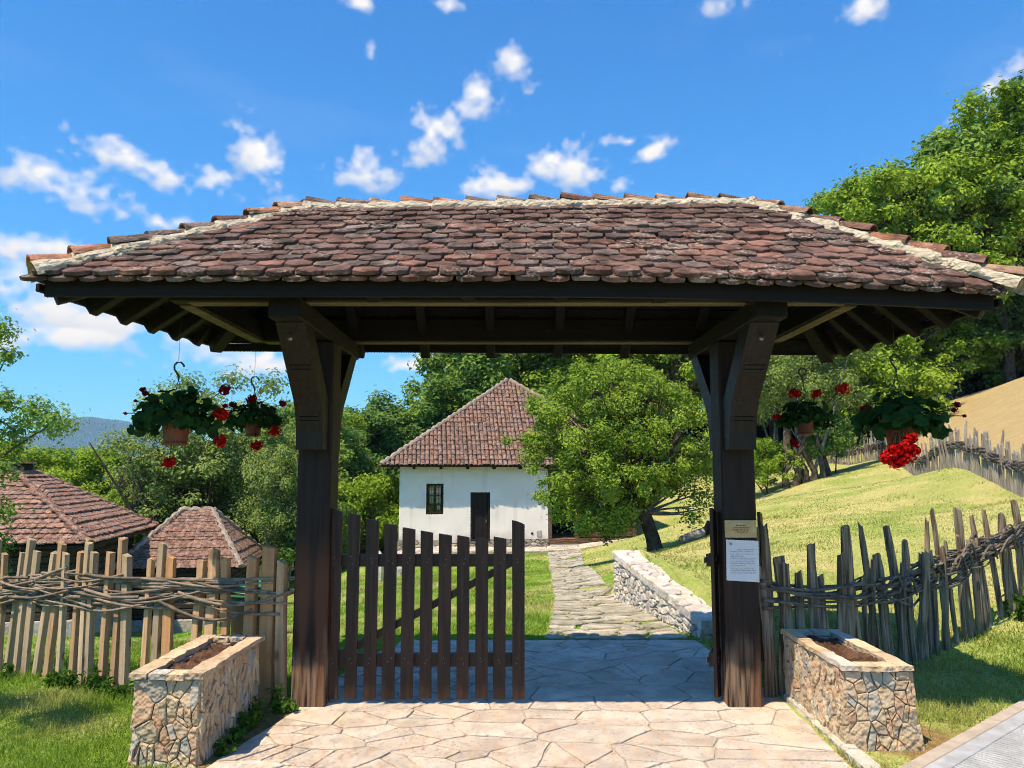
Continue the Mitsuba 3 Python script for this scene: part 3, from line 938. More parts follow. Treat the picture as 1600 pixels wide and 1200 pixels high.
# notices on the right post
K = thing('notice_plaque', 'small brass coloured plaque with red lettering lines on the right post', 'sign')
put(K + '__plate', cbox(1.478, 1.698, 5.408, 5.4175, 1.135, 1.255, .002), 'brass')
for z, x0, x1, mt in ((1.236, 1.525, 1.65, 'ink'), (1.218, 1.555, 1.62, 'red_ink'), (1.203, 1.535, 1.65, 'red_ink'), (1.188, 1.53, 1.645, 'red_ink'), (1.173, 1.56, 1.63, 'red_ink')):
    m = []
    x = x0
    while x < x1:
        w = rg.uniform(.006, .02); m.append(cbox(x, min(x + w, x1 + .004), 5.4065, 5.4085, z - .003, z + .003, .0005)); x += w + .004
    put(K + '__text_line', cat(m), mt)
K = thing('notice_sheet', 'white printed sheet in a plastic sleeve pinned below the plaque', 'notice')
sh = trimesh.creation.extrude_polygon(Polygon([(1.480, .845), (1.706, .832), (1.708, 1.112), (1.484, 1.122)]), .004, engine='earcut')
put(K + '__sheet', trimesh.Trimesh(np.c_[sh.vertices[:, 0], 5.411 + sh.vertices[:, 2], sh.vertices[:, 1]], sh.faces[:, ::-1], process=False), 'paper')
for k in range(11):
    z = 1.055 - k * .016
    x, m = 1.510 + (.0 if k else .05), []
    while x < (1.67 if k % 4 != 3 else 1.60):
        w = rg.uniform(.008, .03); m.append(cbox(x, x + w, 5.4092, 5.4112, z - .002, z + .002, .0004)); x += w + .005
    put(K + '__text_line', cat(m), 'ink')
put(K + '__emblem', cat([trimesh.creation.cylinder(.011, .003, sections=12, transform=trimesh.transformations.rotation_matrix(math.pi / 2, [1, 0, 0]) @ np.eye(4)).apply_translation([1.515, 5.4095, 1.092])]), 'ink')


# ---------------------------------------------------------------- stone planters
def planter(x0, x1, y0, y1, h, label, taper, seed):
    K = thing('stone_planter', label, 'planter', 'stone clad planters beside the gate')
    rr = np.random.default_rng(seed)
    t = .09
    core = cat([cbox(x0 + .012, x0 + t, y0 + .012, y1 - .012, -.08, h - .02, .002), cbox(x1 - t, x1 - .012, y0 + .012, y1 - .012, -.08, h - .02, .002),
                cbox(x0 + t, x1 - t, y0 + .012, y0 + t, -.08, h - .02, .002), cbox(x0 + t, x1 - t, y1 - t, y1 - .012, -.08, h - .02, .002)])

    def lean(m):
        v = m.vertices.copy()
        v[:, 0] -= taper * (v[:, 2] / h) * (v[:, 0] - x0) / (x1 - x0)
        m.vertices = v
        return m
    put(K + '__core', lean(core), 'joint')
    for (o, U, N, wdt, asp, dens) in ((V(x0, y0, 0), V(1, 0, 0), V(0, -1, 0), x1 - x0, (.8, 1.25), 36), (V(x1, y0, 0), V(0, 1, 0), V(1, 0, 0), y1 - y0, (.62, 1.5), 84),
                                (V(x0, y1, 0), V(0, -1, 0), V(-1, 0, 0), y1 - y0, (.62, 1.5), 84), (V(x1, y1, 0), V(-1, 0, 0), V(0, 1, 0), x1 - x0, (1, 1), 24)):
        poly = sbox(0.004, -.05, wdt - .004, h - .018)
        for xy in cells(poly, scatter(poly, dens, rr, 0, asp), .006, .007, rr, asp, .05):
            m = slab(xy, .004 + rr.uniform(.0, .011), .004, -.014, rr, .09)
            m.apply_transform(frame(o, U, V(0, 0, 1), N))
            put(K + '__stone', lean(m), CLAD[rr.integers(len(CLAD))])
    # coping slabs, uneven outer edge
    cw = .080
    for (a_, b_, dx) in (((x0 - .02, y0 - .03), (x0 + cw, y1 + .01), 0), ((x1 - cw, y0 - .03), (x1 + .025, y1 + .01), 1)):
        n = 3; ys = np.linspace(a_[1], b_[1], n + 1)
        for k in range(n):
            yy = np.linspace(ys[k] + .003, ys[k + 1] - .003, 6)
            L_ = [(a_[0] + rr.normal(0, .007), q) for q in yy]; R_ = [(b_[0] + rr.normal(0, .007), q) for q in yy[::-1]]
            m = trimesh.creation.extrude_polygon(Polygon(L_ + R_), .026 + rr.uniform(0, .008), engine='earcut'); m.apply_translation([0, 0, h - .018 + rr.uniform(0, .006)])
            put(K + '__coping_slab', lean(m), ['clad_d', 'flag_c', 'clad_a'][rr.integers(3)])
    for (ya, yb) in ((y0 - .035, y0 + cw), (y1 - cw, y1 + .015)):
        for xa, xb in ((x0 + cw + .004, (x0 + x1) / 2), ((x0 + x1) / 2 + .004, x1 - cw - .004)):
            xx = np.linspace(xa, xb, 5)
            m = trimesh.creation.extrude_polygon(Polygon([(q, ya + rr.normal(0, .007)) for q in xx] + [(q, yb + rr.normal(0, .005)) for q in xx[::-1]]), .030, engine='earcut'); m.apply_translation([0, 0, h - .018 + rr.uniform(0, .006)])
            put(K + '__coping_slab', lean(m), ['clad_d', 'clad_c', 'flag_c'][rr.integers(3)])
    # soil surface
    nx, ny = 40, 80
    X, Y = np.meshgrid(np.linspace(x0 + t - .02, x1 - t + .02, nx), np.linspace(y0 + t - .02, y1 - t + .02, ny), indexing='ij')
    Z = h - .062 + .045 * (meshkit.fbm(np.stack([X * 9, Y * 9, X * 0 + seed], -1), 3)) + .035 * meshkit.fbm(np.stack([X * 45, Y * 45, X * 0], -1), 2)
    I, J = np.meshgrid(np.arange(nx - 1), np.arange(ny - 1), indexing='ij')
    Q = np.stack([I * ny + J, (I + 1) * ny + J, (I + 1) * ny + J + 1, I * ny + J + 1], -1).reshape(-1, 4)
    put(K + '__soil', lean(trimesh.Trimesh(np.stack([X, Y, Z], -1).reshape(-1, 3), np.vstack([Q[:, [0, 1, 2]], Q[:, [0, 2, 3]]]), process=False)), 'soil')


planter(-2.075, -1.71, 4.38, 5.36, .475, 'left stone planter with beige cladding and bare soil in front of the new fence', 0, 21)
planter(1.93, 2.37, 4.62, 5.62, .46, 'right stone planter tapering upward beside the grass and steel grating', .07, 22)

# ---------------------------------------------------------------- wattle fences
LB = [(-4.194, 6.484, .006, .908, .038), (-4.101, 6.439, .108, .91, .04), (-3.977, 6.379, .07, 1.032, .05), (-3.876, 6.331, .028, .94, .064), (-3.751, 6.27, .098, .935, .045), (-3.632, 6.212, .076, 1.019, .066), (-3.509, 6.153, .015, .943, .04),
      (-3.369, 6.085, .024, .958, .05), (-3.265, 6.035, .003, 1.032, .048), (-3.185, 5.996, -.024, .965, .047), (-3.045, 5.928, .009, .978, .052), (-2.931, 5.874, -.006, 1.081, .05), (-2.84, 5.829, -.043, .964, .062), (-2.686, 5.779, .04, .944, .046),
      (-2.592, 5.754, .03, 1.05, .055), (-2.484, 5.725, -.01, .962, .078), (-2.273, 5.668, .034, .946, .062), (-2.155, 5.637, .017, 1.024, .08), (-2.031, 5.603, -.03, .968, .066), (-1.87, 5.56, .057, .982, .085), (-1.709, 5.517, .013, 1.059, .112), (-1.585, 5.479, -.02, .957, .07),
      (-4.33, 6.55, .02, 1.03, .05), (-4.45, 6.61, .02, .93, .06), (-4.6, 6.68, .05, .95, .05), (-4.75, 6.75, .02, 1.04, .06), (-4.9, 6.82, .0, .94, .05), (-5.1, 6.92, .04, 1.0, .05), (-5.3, 7.02, .0, .93, .06)]
K1 = thing('wattle_fence', 'left wattle fence of fresh sawn boards bound with woven rods', 'fence')
rl = np.random.default_rng(31)
lastx = -9
for i, (x, y, lx, zt, w) in enumerate(sorted(LB)):
    t = rl.uniform(.035, .055)
    yaw = -.42 if x < -2.8 else -.26
    g = gz(x, y) - .08
    c_, s_ = math.cos(yaw + rl.normal(0, .10)), math.sin(yaw + rl.normal(0, .06))
    ux, uy = V(c_, s_, 0), V(-s_, c_, 0)
    ly = rl.normal(0, .01)
    pts_ = []
    prev = None
    secs = []
    for q in np.linspace(0, 1, 6):
        ctr = V(x + lx * .75 * q + .006 * math.sin(3 * q + i), y + ly * q, g + (zt - g) * q)
        ww = w * .88 * (1.08 - .16 * q) * (1 + rl.normal(0, .03)) / 2
        secs.append([ctr + ux * a_ * ww + uy * b_ * t / 2 for a_, b_ in ((-1, -1), (1, -1), (1, 1), (-1, 1))])
    secs[-1] = [p + V(0, 0, rl.normal(0, .006) + .012 * (k in (0, 3))) for k, p in enumerate(secs[-1])]
    v = np.array(secs).reshape(-1, 3)
    f = []
    for k in range(5):
        for q in range(4):
            a_, b_ = k * 4 + q, k * 4 + (q + 1) % 4
            f += [(a_, b_, b_ + 4), (a_, b_ + 4, a_ + 4)]
    f += [(20, 21, 22), (20, 22, 23), (0, 2, 1), (0, 3, 2)]
    put(K1 + '__board', trimesh.Trimesh(v, np.array(f), process=False), ['new_board_a', 'new_board_c', 'new_board_c', 'new_board_a'][rl.integers(4)] if x < -2.55 else ['new_board_b', 'new_board_b', 'new_board_a'][rl.integers(3)])


def along(line):
    line = np.array(line, float)
    seg = np.linalg.norm(np.diff(line, axis=0), axis=1)
    cum = np.r_[0, np.cumsum(seg)]

    def at(s):
        s = np.clip(s, 0, cum[-1])
        p = np.stack([np.interp(s, cum, line[:, k]) for k in range(line.shape[1])], -1)
        k = np.clip(np.searchsorted(cum, s, side='right') - 1, 0, len(seg) - 1)
        d = (line[k + 1] - line[k])[..., :2] / seg[k][..., None]
        return p, np.stack([-d[..., 1], d[..., 0]], -1)
    return at, cum[-1]


def rods(K, line, zlo, zhi, n, rad, mats, seed, amp=.045, lenr=(1.0, 1.9), period=.36, sag=.06):
    """woven rods: line carries (x, y, z of the band's middle)"""
    rr = np.random.default_rng(seed)
    at, L = along(line)
    for k in range(n):
        ln = rr.uniform(*lenr)
        s0 = rr.uniform(-ln * .3, L - ln * .5)
        s = np.linspace(max(0, s0), min(L, s0 + ln), 22)
        if s[-1] - s[0] < .3:
            continue
        p, nr = at(s)
        lvl = rr.uniform(zlo, zhi)
        ph = rr.choice([0, math.pi]) + rr.normal(0, .3)
        side = np.sin(s / period * math.pi + ph)
        off = side * amp * rr.uniform(.8, 1.3)
        u = np.linspace(0, 1, len(s))
        drift = rr.normal(0, .028) * (u - .5) * 2 - sag * abs(rr.normal(0, .6)) * np.sin(u * math.pi) + .004 * np.sin(s * 7 + k)
        z = p[:, 2] + lvl + drift
        r = rad * rr.uniform(.75, 1.3) * (1 - .45 * u if rr.random() < .5 else .55 + .45 * u)
        put(K + '__rod', tube(np.c_[p[:, 0] + nr[:, 0] * off, p[:, 1] + nr[:, 1] * off, z], r, 6), mats[rr.integers(len(mats))], True)


rods(K1, [(-1.50, 5.46, .745), (-2.8, 5.81, .72), (-3.4, 6.10, .70), (-4.22, 6.49, .64), (-5.6, 7.15, .62)], -.105, .10, 64, .0130, ['wattle_a', 'wattle_b', 'wattle_a'], 41, .036, (.9, 1.9), .42, .045)
rods(K1, [(-1.50, 5.41, .745), (-2.8, 5.76, .72), (-3.4, 6.05, .70), (-4.22, 6.44, .64), (-5.6, 7.10, .62)], -.11, .11, 26, .0130, ['wattle_a', 'wattle_a', 'wattle_b'], 47, .014, (.6, 1.2), .42, .09)

RB = [(1.818, 5.654, -.014, .89, .079), (1.874, 5.67, -.048, 1.203, .08), (2.019, 5.712, -.068, .97, .098), (2.237, 5.774, -.026, 1.056, .09), (2.328, 5.8, -.044, .824, .063), (2.508, 5.857, -.012, 1.19, .08), (2.565, 5.907, -.075, .921, .092), (2.841, 6.149, -.081, 1.176, .1),
      (3.053, 6.334, -.115, .929, .079), (3.264, 6.518, -.138, 1.128, .085), (3.41, 6.646, .102, .899, .087), (3.579, 6.791, .028, 1.17, .1), (3.922, 7.071, -.112, 1.244, .08), (4.059, 7.183, -.084, .957, .079), (4.298, 7.377, -.084, 1.243, .115), (4.628, 7.646, -.105, 1.146, .12),
      (4.852, 7.829, -.091, 1.205, .08), (5.116, 8.011, -.083, 1.158, .15), (5.389, 8.183, -.103, 1.28, .128), (2.70, 6.03, .01, .80, .07), (2.95, 6.25, -.02, .70, .06), (3.16, 6.42, .03, .86, .07), (3.70, 6.89, -.03, .88, .08), (5.7, 8.4, -.05, 1.35, .12), (6.0, 8.6, -.05, 1.4, .1), (6.3, 8.8, -.05, 1.45, .12), (4.5, 7.54, .0, .95, .08), (4.98, 7.92, .02, 1.0, .09), (1.95, 5.69, .02, .92, .08), (2.12, 5.74, -.03, .86, .07), (2.42, 5.83, .02, .98, .08), (2.62, 5.96, -.04, 1.02, .07), (2.77, 6.09, .03, .9, .08), (3.36, 6.6, -.05, 1.0, .08), (3.5, 6.72, .02, .88, .09), (3.82, 6.99, .03, .92, .09), (4.18, 7.28, -.03, 1.0, .1), (4.40, 7.46, .02, .92, .1), (5.25, 8.1, -.02, 1.0, .12)]
K2 = thing('wattle_fence', 'right wattle fence of weathered grey split pales rising toward the hillside', 'fence')
for i, (x, y, lx, zt, w) in enumerate(RB):
    g = gz(x, y) - .1
    yaw = .27 if x < 2.55 else .70
    a0 = yaw + rl.normal(0, .25)
    c_, s_ = math.cos(a0), math.sin(a0)
    ux, uy = V(c_, s_, 0), V(-s_, c_, 0)
    t = rl.uniform(.03, .055)
    blunt = rl.uniform(.35, .9) if i not in (0, 2, 6, 8, 10, 13) else 1.0
    secs = []
    ph = rl.uniform(0, 6)
    for q in np.linspace(0, 1, 9):
        ctr = V(x + lx * q + .010 * math.sin(4 * q + ph), y + .012 * math.cos(4 * q + ph), g + (zt - g) * q)
        k = 1.06 - .12 * q if q < .62 else (1.0 - (1 - blunt) * ((q - .62) / .38) ** .8)
        ww = w * k * (1 + rl.normal(0, .05)) / 2
        secs.append([ctr + ux * a_ * ww * (1 + rl.normal(0, .04)) + uy * b_ * t / 2 * (.7 if q == 1 else 1) for a_, b_ in ((-1, -.6), (-.5, -1), (.5, -1), (1, -.5), (.8, 1), (-.8, 1))])
    secs[-1] = [p + V(0, 0, rl.normal(0, .012)) for p in secs[-1]]
    v = np.array(secs).reshape(-1, 3)
    f = []
    for k in range(8):
        for q in range(6):
            a_, b_ = k * 6 + q, k * 6 + (q + 1) % 6
            f += [(a_, b_, b_ + 6), (a_, b_ + 6, a_ + 6)]
    f += [(48, 48 + q, 49 + q) for q in range(1, 5)]
    put(K2 + '__pale', trimesh.Trimesh(v, np.array(f), process=False), 'old_board')
rods(K2, [(1.78, 5.62, .72), (2.5, 5.84, .70), (3.3, 6.54, .685), (4.3, 7.37, .80), (5.2, 8.05, .94), (6.3, 8.75, 1.1)], -.10, .10, 86, .0125, ['wattle_old'], 43, .045, (.9, 1.9), .62, .09)
# a few loops that spring out of the bundle
for k in range(9):
    at, L = along([(2.5, 5.84, .70), (3.3, 6.54, .685), (4.3, 7.37, .80), (5.3, 8.1, .94)])
    s0 = rl.uniform(.2, L - .4)
    p, nr = at(np.linspace(s0, s0 + .35, 12))
    u = np.linspace(0, 1, 12)
    q = np.c_[p[:, :2] - nr * (.07 + .03 * np.sin(u * 3))[:, None], p[:, 2] + .12 * np.sin(u * math.pi * 1.1) - .05 + rl.normal(0, .04)]
    put(K2 + '__rod', tube(q, .010, 6), 'wattle_old', True)

# far fence along the crest
K3 = thing('wattle_fence', 'far pale wattle fence curving along the top of the lawn', 'fence')
FL = [(9.4, 13.2), (10.6, 16.2), (12.4, 22), (14.6, 29), (16.6, 36), (16.9, 41), (14.8, 45.5), (11.5, 48)]
at, L = along(FL)
pale = [mikit.ply(hull([(a_ * .038 * (1 if z < .9 else k2), b_ * .018, z) for a_ in (-1, 1) for b_ in (-1, 1) for z in (-.2, .7, .96 + a_ * .02 + dz)]), None, False) for k2, dz in ((.7, 0), (.4, .1), (.6, -.12), (.25, .2))]
s, k = 0., 0
far_stuff = []
while s < L:
    p, nr = at(np.array(s))
    x, y = p
    a_ = math.atan2(nr[1], nr[0]) - math.pi / 2 + rl.normal(0, .2)
    ln = rl.normal(0, .06)
    M = frame(V(x, y, gz(x, y)), V(math.cos(a_), math.sin(a_), 0), V(-math.sin(a_), math.cos(a_), 0), unit(V(ln, rl.normal(0, .03), 1)))
    M[:3, :3] *= rl.uniform(.85, 1.12)
    if k < 240:
        put(K3 + '__pale', pale[rl.integers(4)], 'pale_board', False, M)
    else:
        far_stuff.append(M)
    s += rl.uniform(.10, .19) * (1.0 if s < 22 else 1.5); k += 1
fs = []
for M in far_stuff:
    m = cbox(-.05, .05, -.02, .02, -.2, 1.1, .01); m.apply_transform(M); fs.append(m)
if fs:
    put(K3 + '__distant_pales', cat(fs), 'pale_board', kind='stuff')
lz = [(x, y, gz(x, y) + .60) for x, y in FL]
at3, L3 = along(lz)
rod3 = []
for k in range(420):
    s0 = rl.uniform(0, L3); s = np.linspace(s0, min(L3, s0 + rl.uniform(1, 2.4)), 9)
    p, nr = at3(s)
    gg = np.array([gz(x, y) for x, y in p[:, :2]]) + .60
    off = np.sin(s * 7 + k) * .06
    rod3.append(tube(np.c_[p[:, 0] + nr[:, 0] * off, p[:, 1] + nr[:, 1] * off, gg + rl.uniform(-.10, .10) + .04 * np.sin(s * 3 + k)], .022, 4))
put(K3 + '__woven_rods', cat(rod3), 'wattle_old', kind='stuff')

# ---------------------------------------------------------------- retaining wall by the path
K = thing('retaining_wall', 'whitish dry stone retaining wall along the right side of the path', 'wall')


def wtop(t):
    return .22 + .27 * (t / LW)


def wbase(t):
    return -.02 - .20 * (t / LW)


rw = np.random.default_rng(51)
core = hull([(*(A0 + d2 * t + n2 * o), z) for t in (.02, LW - .02) for o in (.03, .38) for z in (wbase(t) - .2, wtop(t) - .05)])
put(K + '__core', core, 'joint_dark')
poly = Polygon([(0, -.15), (LW, -.30), (LW, wtop(LW) - .03), (0, wtop(0) - .03)])
fr = frame(V(*A0, 0), V(*d2, 0), V(0, 0, 1), V(*-n2, 0))
for xy in cells(poly, scatter(poly, 250, rw, 0, (1.6, .8)), .010, .006, rw, (1.5, .8), .06):
    m = slab(xy, .018 + rw.uniform(-.008, .012), .010, -.06, rw, .05); m.apply_transform(fr)
    if np.linalg.det(fr[:3, :3]) < 0: m.invert()
    put(K + '__stone', m, GREYS[rw.integers(4)])
poly = sbox(0.0, -.12, .38, wtop(0) - .03)
fr = frame(V(*A0, 0), V(*n2, 0), V(0, 0, 1), V(*-d2, 0))
for xy in cells(poly, scatter(poly, 14, rw, 1, (1.3, .8)), .014, .006, rw, (1.3, .8), .06):
    m = slab(xy, .02 + rw.uniform(-.01, .02), .012, -.06, rw, .1); m.apply_transform(fr)
    put(K + '__stone', m, GREYS[rw.integers(4)])
poly = sbox(-.03, -.04, LW + .02, .42)
for xy in cells(poly, scatter(poly, 46, rw, 2, (1.2, 1)), .015, .012, rw, (1.2, 1), .08):
    m = slab(xy, .03 + rw.uniform(-.006, .008), .010, -.06, rw, .02)
    v = m.vertices
    tt = np.clip(v[:, 0], 0, LW)
    m.vertices = np.c_[A0[0] + d2[0] * v[:, 0] + n2[0] * v[:, 1], A0[1] + d2[1] * v[:, 0] + n2[1] * v[:, 1], v[:, 2] + wtop(tt) - .04]
    m.invert()
    put(K + '__cap_stone', m, ['grey_b', 'grey_a', 'grey_b'][rw.integers(3)])

# ---------------------------------------------------------------- farmhouse
H = thing('farmhouse', 'white limewashed farmhouse with a steep hipped red tile roof', 'house')
hy = math.radians(7)
HO = V(-4.30, 29.6)                     # left front corner
hu, hv_ = V(math.cos(hy), math.sin(hy)), V(-math.sin(hy), math.cos(hy))
W_, D_ = 9.3, 8.6
Z0, ZE = -1.50, 1.74


def hp(u, v, z):
    p = HO + hu * u + hv_ * v
    return V(p[0], p[1], z)


HM = frame(hp(0, 0, 0), V(*hu, 0), V(*hv_, 0), V(0, 0, 1))


def hbox(u0, u1, v0, v1, z0, z1, c=.01):
    m = cbox(u0, u1, v0, v1, z0, z1, c); m.apply_transform(HM); return m


WHITE = 5.75
for part in ((0, 1.02, .0, .35, Z0 + .45, ZE), (1.68, 2.72, 0, .35, Z0 + .45, ZE), (3.48, WHITE, 0, .35, Z0 + .45, ZE), (1.02, 1.68, .0, .35, 1.08, ZE), (1.02, 1.68, .0, .35, Z0 + .45, -.08), (2.72, 3.48, 0, .35, .75, ZE)):
    put(H + '__wall', hbox(*part, .0005), 'limewash')
put(H + '__wall', hbox(0, .35, .351, D_, Z0 + .45, ZE), 'limewash')
put(H + '__wall', hbox(WHITE - .35, WHITE, .351, D_, Z0 + .45, ZE), 'limewash')
put(H + '__wall', hbox(.351, W_, D_ - .35, D_ - .001, Z0 + .45, ZE), 'limewash')
rh = np.random.default_rng(61)
put(H + '__plinth_core', hbox(-.02, WHITE, .03, .35, Z0 - .6, Z0 + .445), 'joint_dark')
poly = sbox(-.05, Z0 - .35, WHITE + .03, Z0 + .44)
fr = HM @ frame(V(0, .03, 0), V(1, 0, 0), V(0, 0, 1), V(0, -1, 0))
for xy in cells(poly, scatter(poly, 95, rh, 1, (1.5, .8)), .025, .012, rh, (1.5, .8), .15):
    m = slab(xy, .03 + rh.uniform(-.01, .02), .015, -.05, rh, .03); m.apply_transform(fr)
    put(H + '__plinth_stone', m, ['path_b', 'grey_b', 'path_a'][rh.integers(3)])
# window
put(H + '__window__frame', cat([hbox(1.02, 1.09, .04, .14, -.08, 1.08), hbox(1.61, 1.68, .04, .14, -.08, 1.08), hbox(1.09, 1.61, .04, .14, 1.0, 1.08), hbox(1.09, 1.61, .02, .14, -.08, -.0)]), 'black_wood')
put(H + '__window__sash', cat([hbox(1.325, 1.375, .05, .12, 0, 1.0, .003)] + [hbox(a_, b_, .06, .11, z, z + .03, .003) for a_, b_ in ((1.10, 1.32), (1.38, 1.60)) for z in (.30, .62, .94)] + [hbox(x, x + .02, .065, .105, 0, .95, .003) for x in (1.10, 1.20, 1.30, 1.38, 1.48, 1.58)]), 'black_wood')
put(H + '__window__pane', hbox(1.10, 1.60, .083, .087, .0, 1.0, .0005), 'window_glass')
put(H + '__window__curtain', hbox(1.16, 1.58, .2, .21, .3, 1.0, .001), 'curtain')
put(H + '__window__curtain', hbox(1.45, 1.56, .16, .17, .08, .25, .001), 'curtain')
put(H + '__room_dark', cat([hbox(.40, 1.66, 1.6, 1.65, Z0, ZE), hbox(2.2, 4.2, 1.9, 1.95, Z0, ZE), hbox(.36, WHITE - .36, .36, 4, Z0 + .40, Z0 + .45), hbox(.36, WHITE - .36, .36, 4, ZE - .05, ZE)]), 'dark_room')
put(H + '__door__frame', cat([hbox(2.72, 2.80, .02, .2, Z0 + .45, .75), hbox(3.40, 3.48, .02, .2, Z0 + .45, .75), hbox(2.80, 3.40, .02, .2, .67, .75), hbox(2.72, 3.48, -.03, .2, Z0 + .40, Z0 + .47)]), 'black_wood')
put(H + '__door__leaf', cat([hbox(2.80 + .2 * k, 2.995 + .2 * k, .13, .17, Z0 + .475, .665, .006) for k in range(3)]), 'black_wood')
put(H + '__door__handle', hbox(3.32, 3.36, .09, .13, -.42, -.30, .004), 'bolt_metal')
put(H + '__vent_box', hbox(5.30, 5.48, -.04, .01, -.95, -.72), 'grey_c')
vh = trimesh.creation.cylinder(.05, .04, sections=14); vh.apply_transform(HM @ frame(V(5.12, 0, -.84), V(1, 0, 0), V(0, 0, 1), V(0, -1, 0)))
put(H + '__vent_hole', vh, 'dark_room', 30)
# open veranda on the right half
put(H + '__porch_post', hbox(WHITE + .02, WHITE + .16, .03, .20, Z0 + .45, ZE), 'brown_timber')
put(H + '__porch_post', hbox(WHITE + 1.08, WHITE + 1.24, .03, .20, Z0 + .45, ZE), 'brown_timber')
put(H + '__porch_post', hbox(W_ - .16, W_, .03, .20, Z0 + .45, ZE), 'brown_timber')
for k in range(4):
    put(H + '__porch_board', hbox(WHITE + 1.25, W_ - .17, .08, .12, Z0 + .5 + k * .2, Z0 + .685 + k * .2, .012), 'brown_timber')
put(H + '__porch_floor', hbox(WHITE + .01, W_, .0, D_ - .4, Z0 + .28, Z0 + .445), 'brown_timber')
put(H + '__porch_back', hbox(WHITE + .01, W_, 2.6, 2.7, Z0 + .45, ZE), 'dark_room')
put(H + '__porch_side', hbox(W_ - .1, W_ - .01, .25, D_ - .4, Z0 + .45, ZE), 'brown_timber')
put(H + '__porch_base', hbox(WHITE + .04, W_, .06, .4, Z0 - .6, Z0 + .275), 'grey_b')
put(H + '__step', hbox(WHITE + .05, WHITE + 1.35, -.45, .05, Z0 - .3, Z0 + .22, .02), 'path_b')
put(H + '__step', hbox(WHITE + .0, WHITE + 1.35, -.85, -.455, Z0 - .3, Z0 + .04, .02), 'path_a')
for k in range(9):
    put(H + '__rafter_end', hbox(.5 + k * 1.02, .60 + k * 1.02, -.42, .0, ZE - .10, ZE + .0, .005), 'black_wood')
put(H + '__soffit', hbox(-.62, W_ + .62, -.50, D_ + .62, ZE + .002, ZE + .045), 'deck_wood')
put(H + '__eave_board', cat([hbox(-.66, W_ + .66, -.54, -.505, ZE - .02, ZE + .05), hbox(-.66, -.625, -.50, D_ + .66, ZE - .02, ZE + .05)]), 'black_wood')


def canal_roof(holder, M, ex0, ex1, ey0, ey1, ze, apx0, apx1, apy0, apy1, za, pitch_t, row, mats, capmat, seed, sides=(0, 1, 2, 3), name='roof'):
    """hipped roof of barrel tiles: columns of overlapping half round tiles; ridge from (apx0, apy0) to (apx1, apy1)"""
    rr = np.random.default_rng(seed)
    E = [V(ex0, ey0, ze), V(ex1, ey0, ze), V(ex1, ey1, ze), V(ex0, ey1, ze)]
    Rr = [V(apx0, apy0, za), V(apx1, apy0, za), V(apx1, apy1, za), V(apx0, apy1, za)]
    deck = hull(E + Rr + [q - V(0, 0, .05) for q in E])
    deck.apply_transform(M)
    put(holder + f'__{name}', deck, 'roof_deck_far')
    bag = [[] for _ in mats]
    for sdx in sides:
        a_, b_, c_, d_ = E[sdx], E[(sdx + 1) % 4], Rr[(sdx + 1) % 4], Rr[sdx]
        A = unit(b_ - a_); Lw = np.linalg.norm(b_ - a_)
        mid = (c_ + d_) / 2 - (a_ + b_) / 2
        S = mid - A * np.dot(mid, A); Ll = np.linalg.norm(S); S = S / Ll
        N = np.cross(A, S)
        ua, ub = np.dot(d_ - a_, A), np.dot(c_ - a_, A)
        for u in np.arange(pitch_t / 2, Lw, pitch_t):
            smax = Ll
            if u < ua: smax = min(smax, Ll * u / ua)
            if u > ub: smax = min(smax, Ll * (Lw - u) / (Lw - ub))
            j = rr.normal(0, .01)
            for s in np.arange(-.03, smax - .02, row):
                L = min(row * 1.12, smax - s + .05)
                r_ = pitch_t * .47 * rr.uniform(.92, 1.06)
                ang = np.linspace(0, math.pi, 6)
                lift = rr.normal(0, .006)
                p0 = a_ + A * (u + j + rr.normal(0, .006)) + S * (s + rr.normal(0, .012)) + N * (.028 + lift)
                p1 = p0 + S * L - N * (.022)
                ra_ = np.array([p0 + A * math.cos(q) * r_ + N * math.sin(q) * r_ * .72 for q in ang])
                rb_ = np.array([p1 + A * math.cos(q) * r_ * .86 + N * math.sin(q) * r_ * .62 for q in ang])
                rc_ = ra_ * 1.0; rc_ = rc_ - N * .018
                v = np.vstack([ra_, rb_, rc_])
                k = np.arange(5)
                f = np.vstack([np.stack([k, k + 1, k + 7], 1), np.stack([k, k + 7, k + 6], 1), np.stack([k, k + 12, k + 13], 1), np.stack([k, k + 13, k + 1], 1)])
                bag[rr.choice(len(mats))].append((v, f))
    for mt, b in zip(mats, bag):
        nv = np.cumsum([0] + [len(q[0]) for q in b])
        m = trimesh.Trimesh(np.vstack([q[0] for q in b]), np.vstack([q[1] + o for q, o in zip(b, nv)]), process=False)
        m.apply_transform(M)
        put(holder + f'__{name}__tiles', m, mt, kind='stuff')
    capline(holder + f'__{name}__cap', M, [(E[0], Rr[0]), (E[1], Rr[1]), (Rr[0], Rr[2]), (E[2], Rr[2]), (E[3], Rr[3])], capmat, rr)


def capline(key, M, lines, mat, rr, r=.10):
    for p, q in lines:
        n = max(2, int(np.linalg.norm(q - p) / .08))
        t = np.linspace(0, 1, n)
        c = p + (q - p) * t[:, None]
        c[:, 2] += .05 + .02 * np.sin(np.arange(n) * 1.57) + rr.normal(0, .008, n)
        m = tube(c, r * .85 * (1 + .10 * np.sin(np.arange(n) * 1.57 + 1) + rr.normal(0, .05, n)), 7); m.apply_transform(M)
        put(key, m, mat, 45)


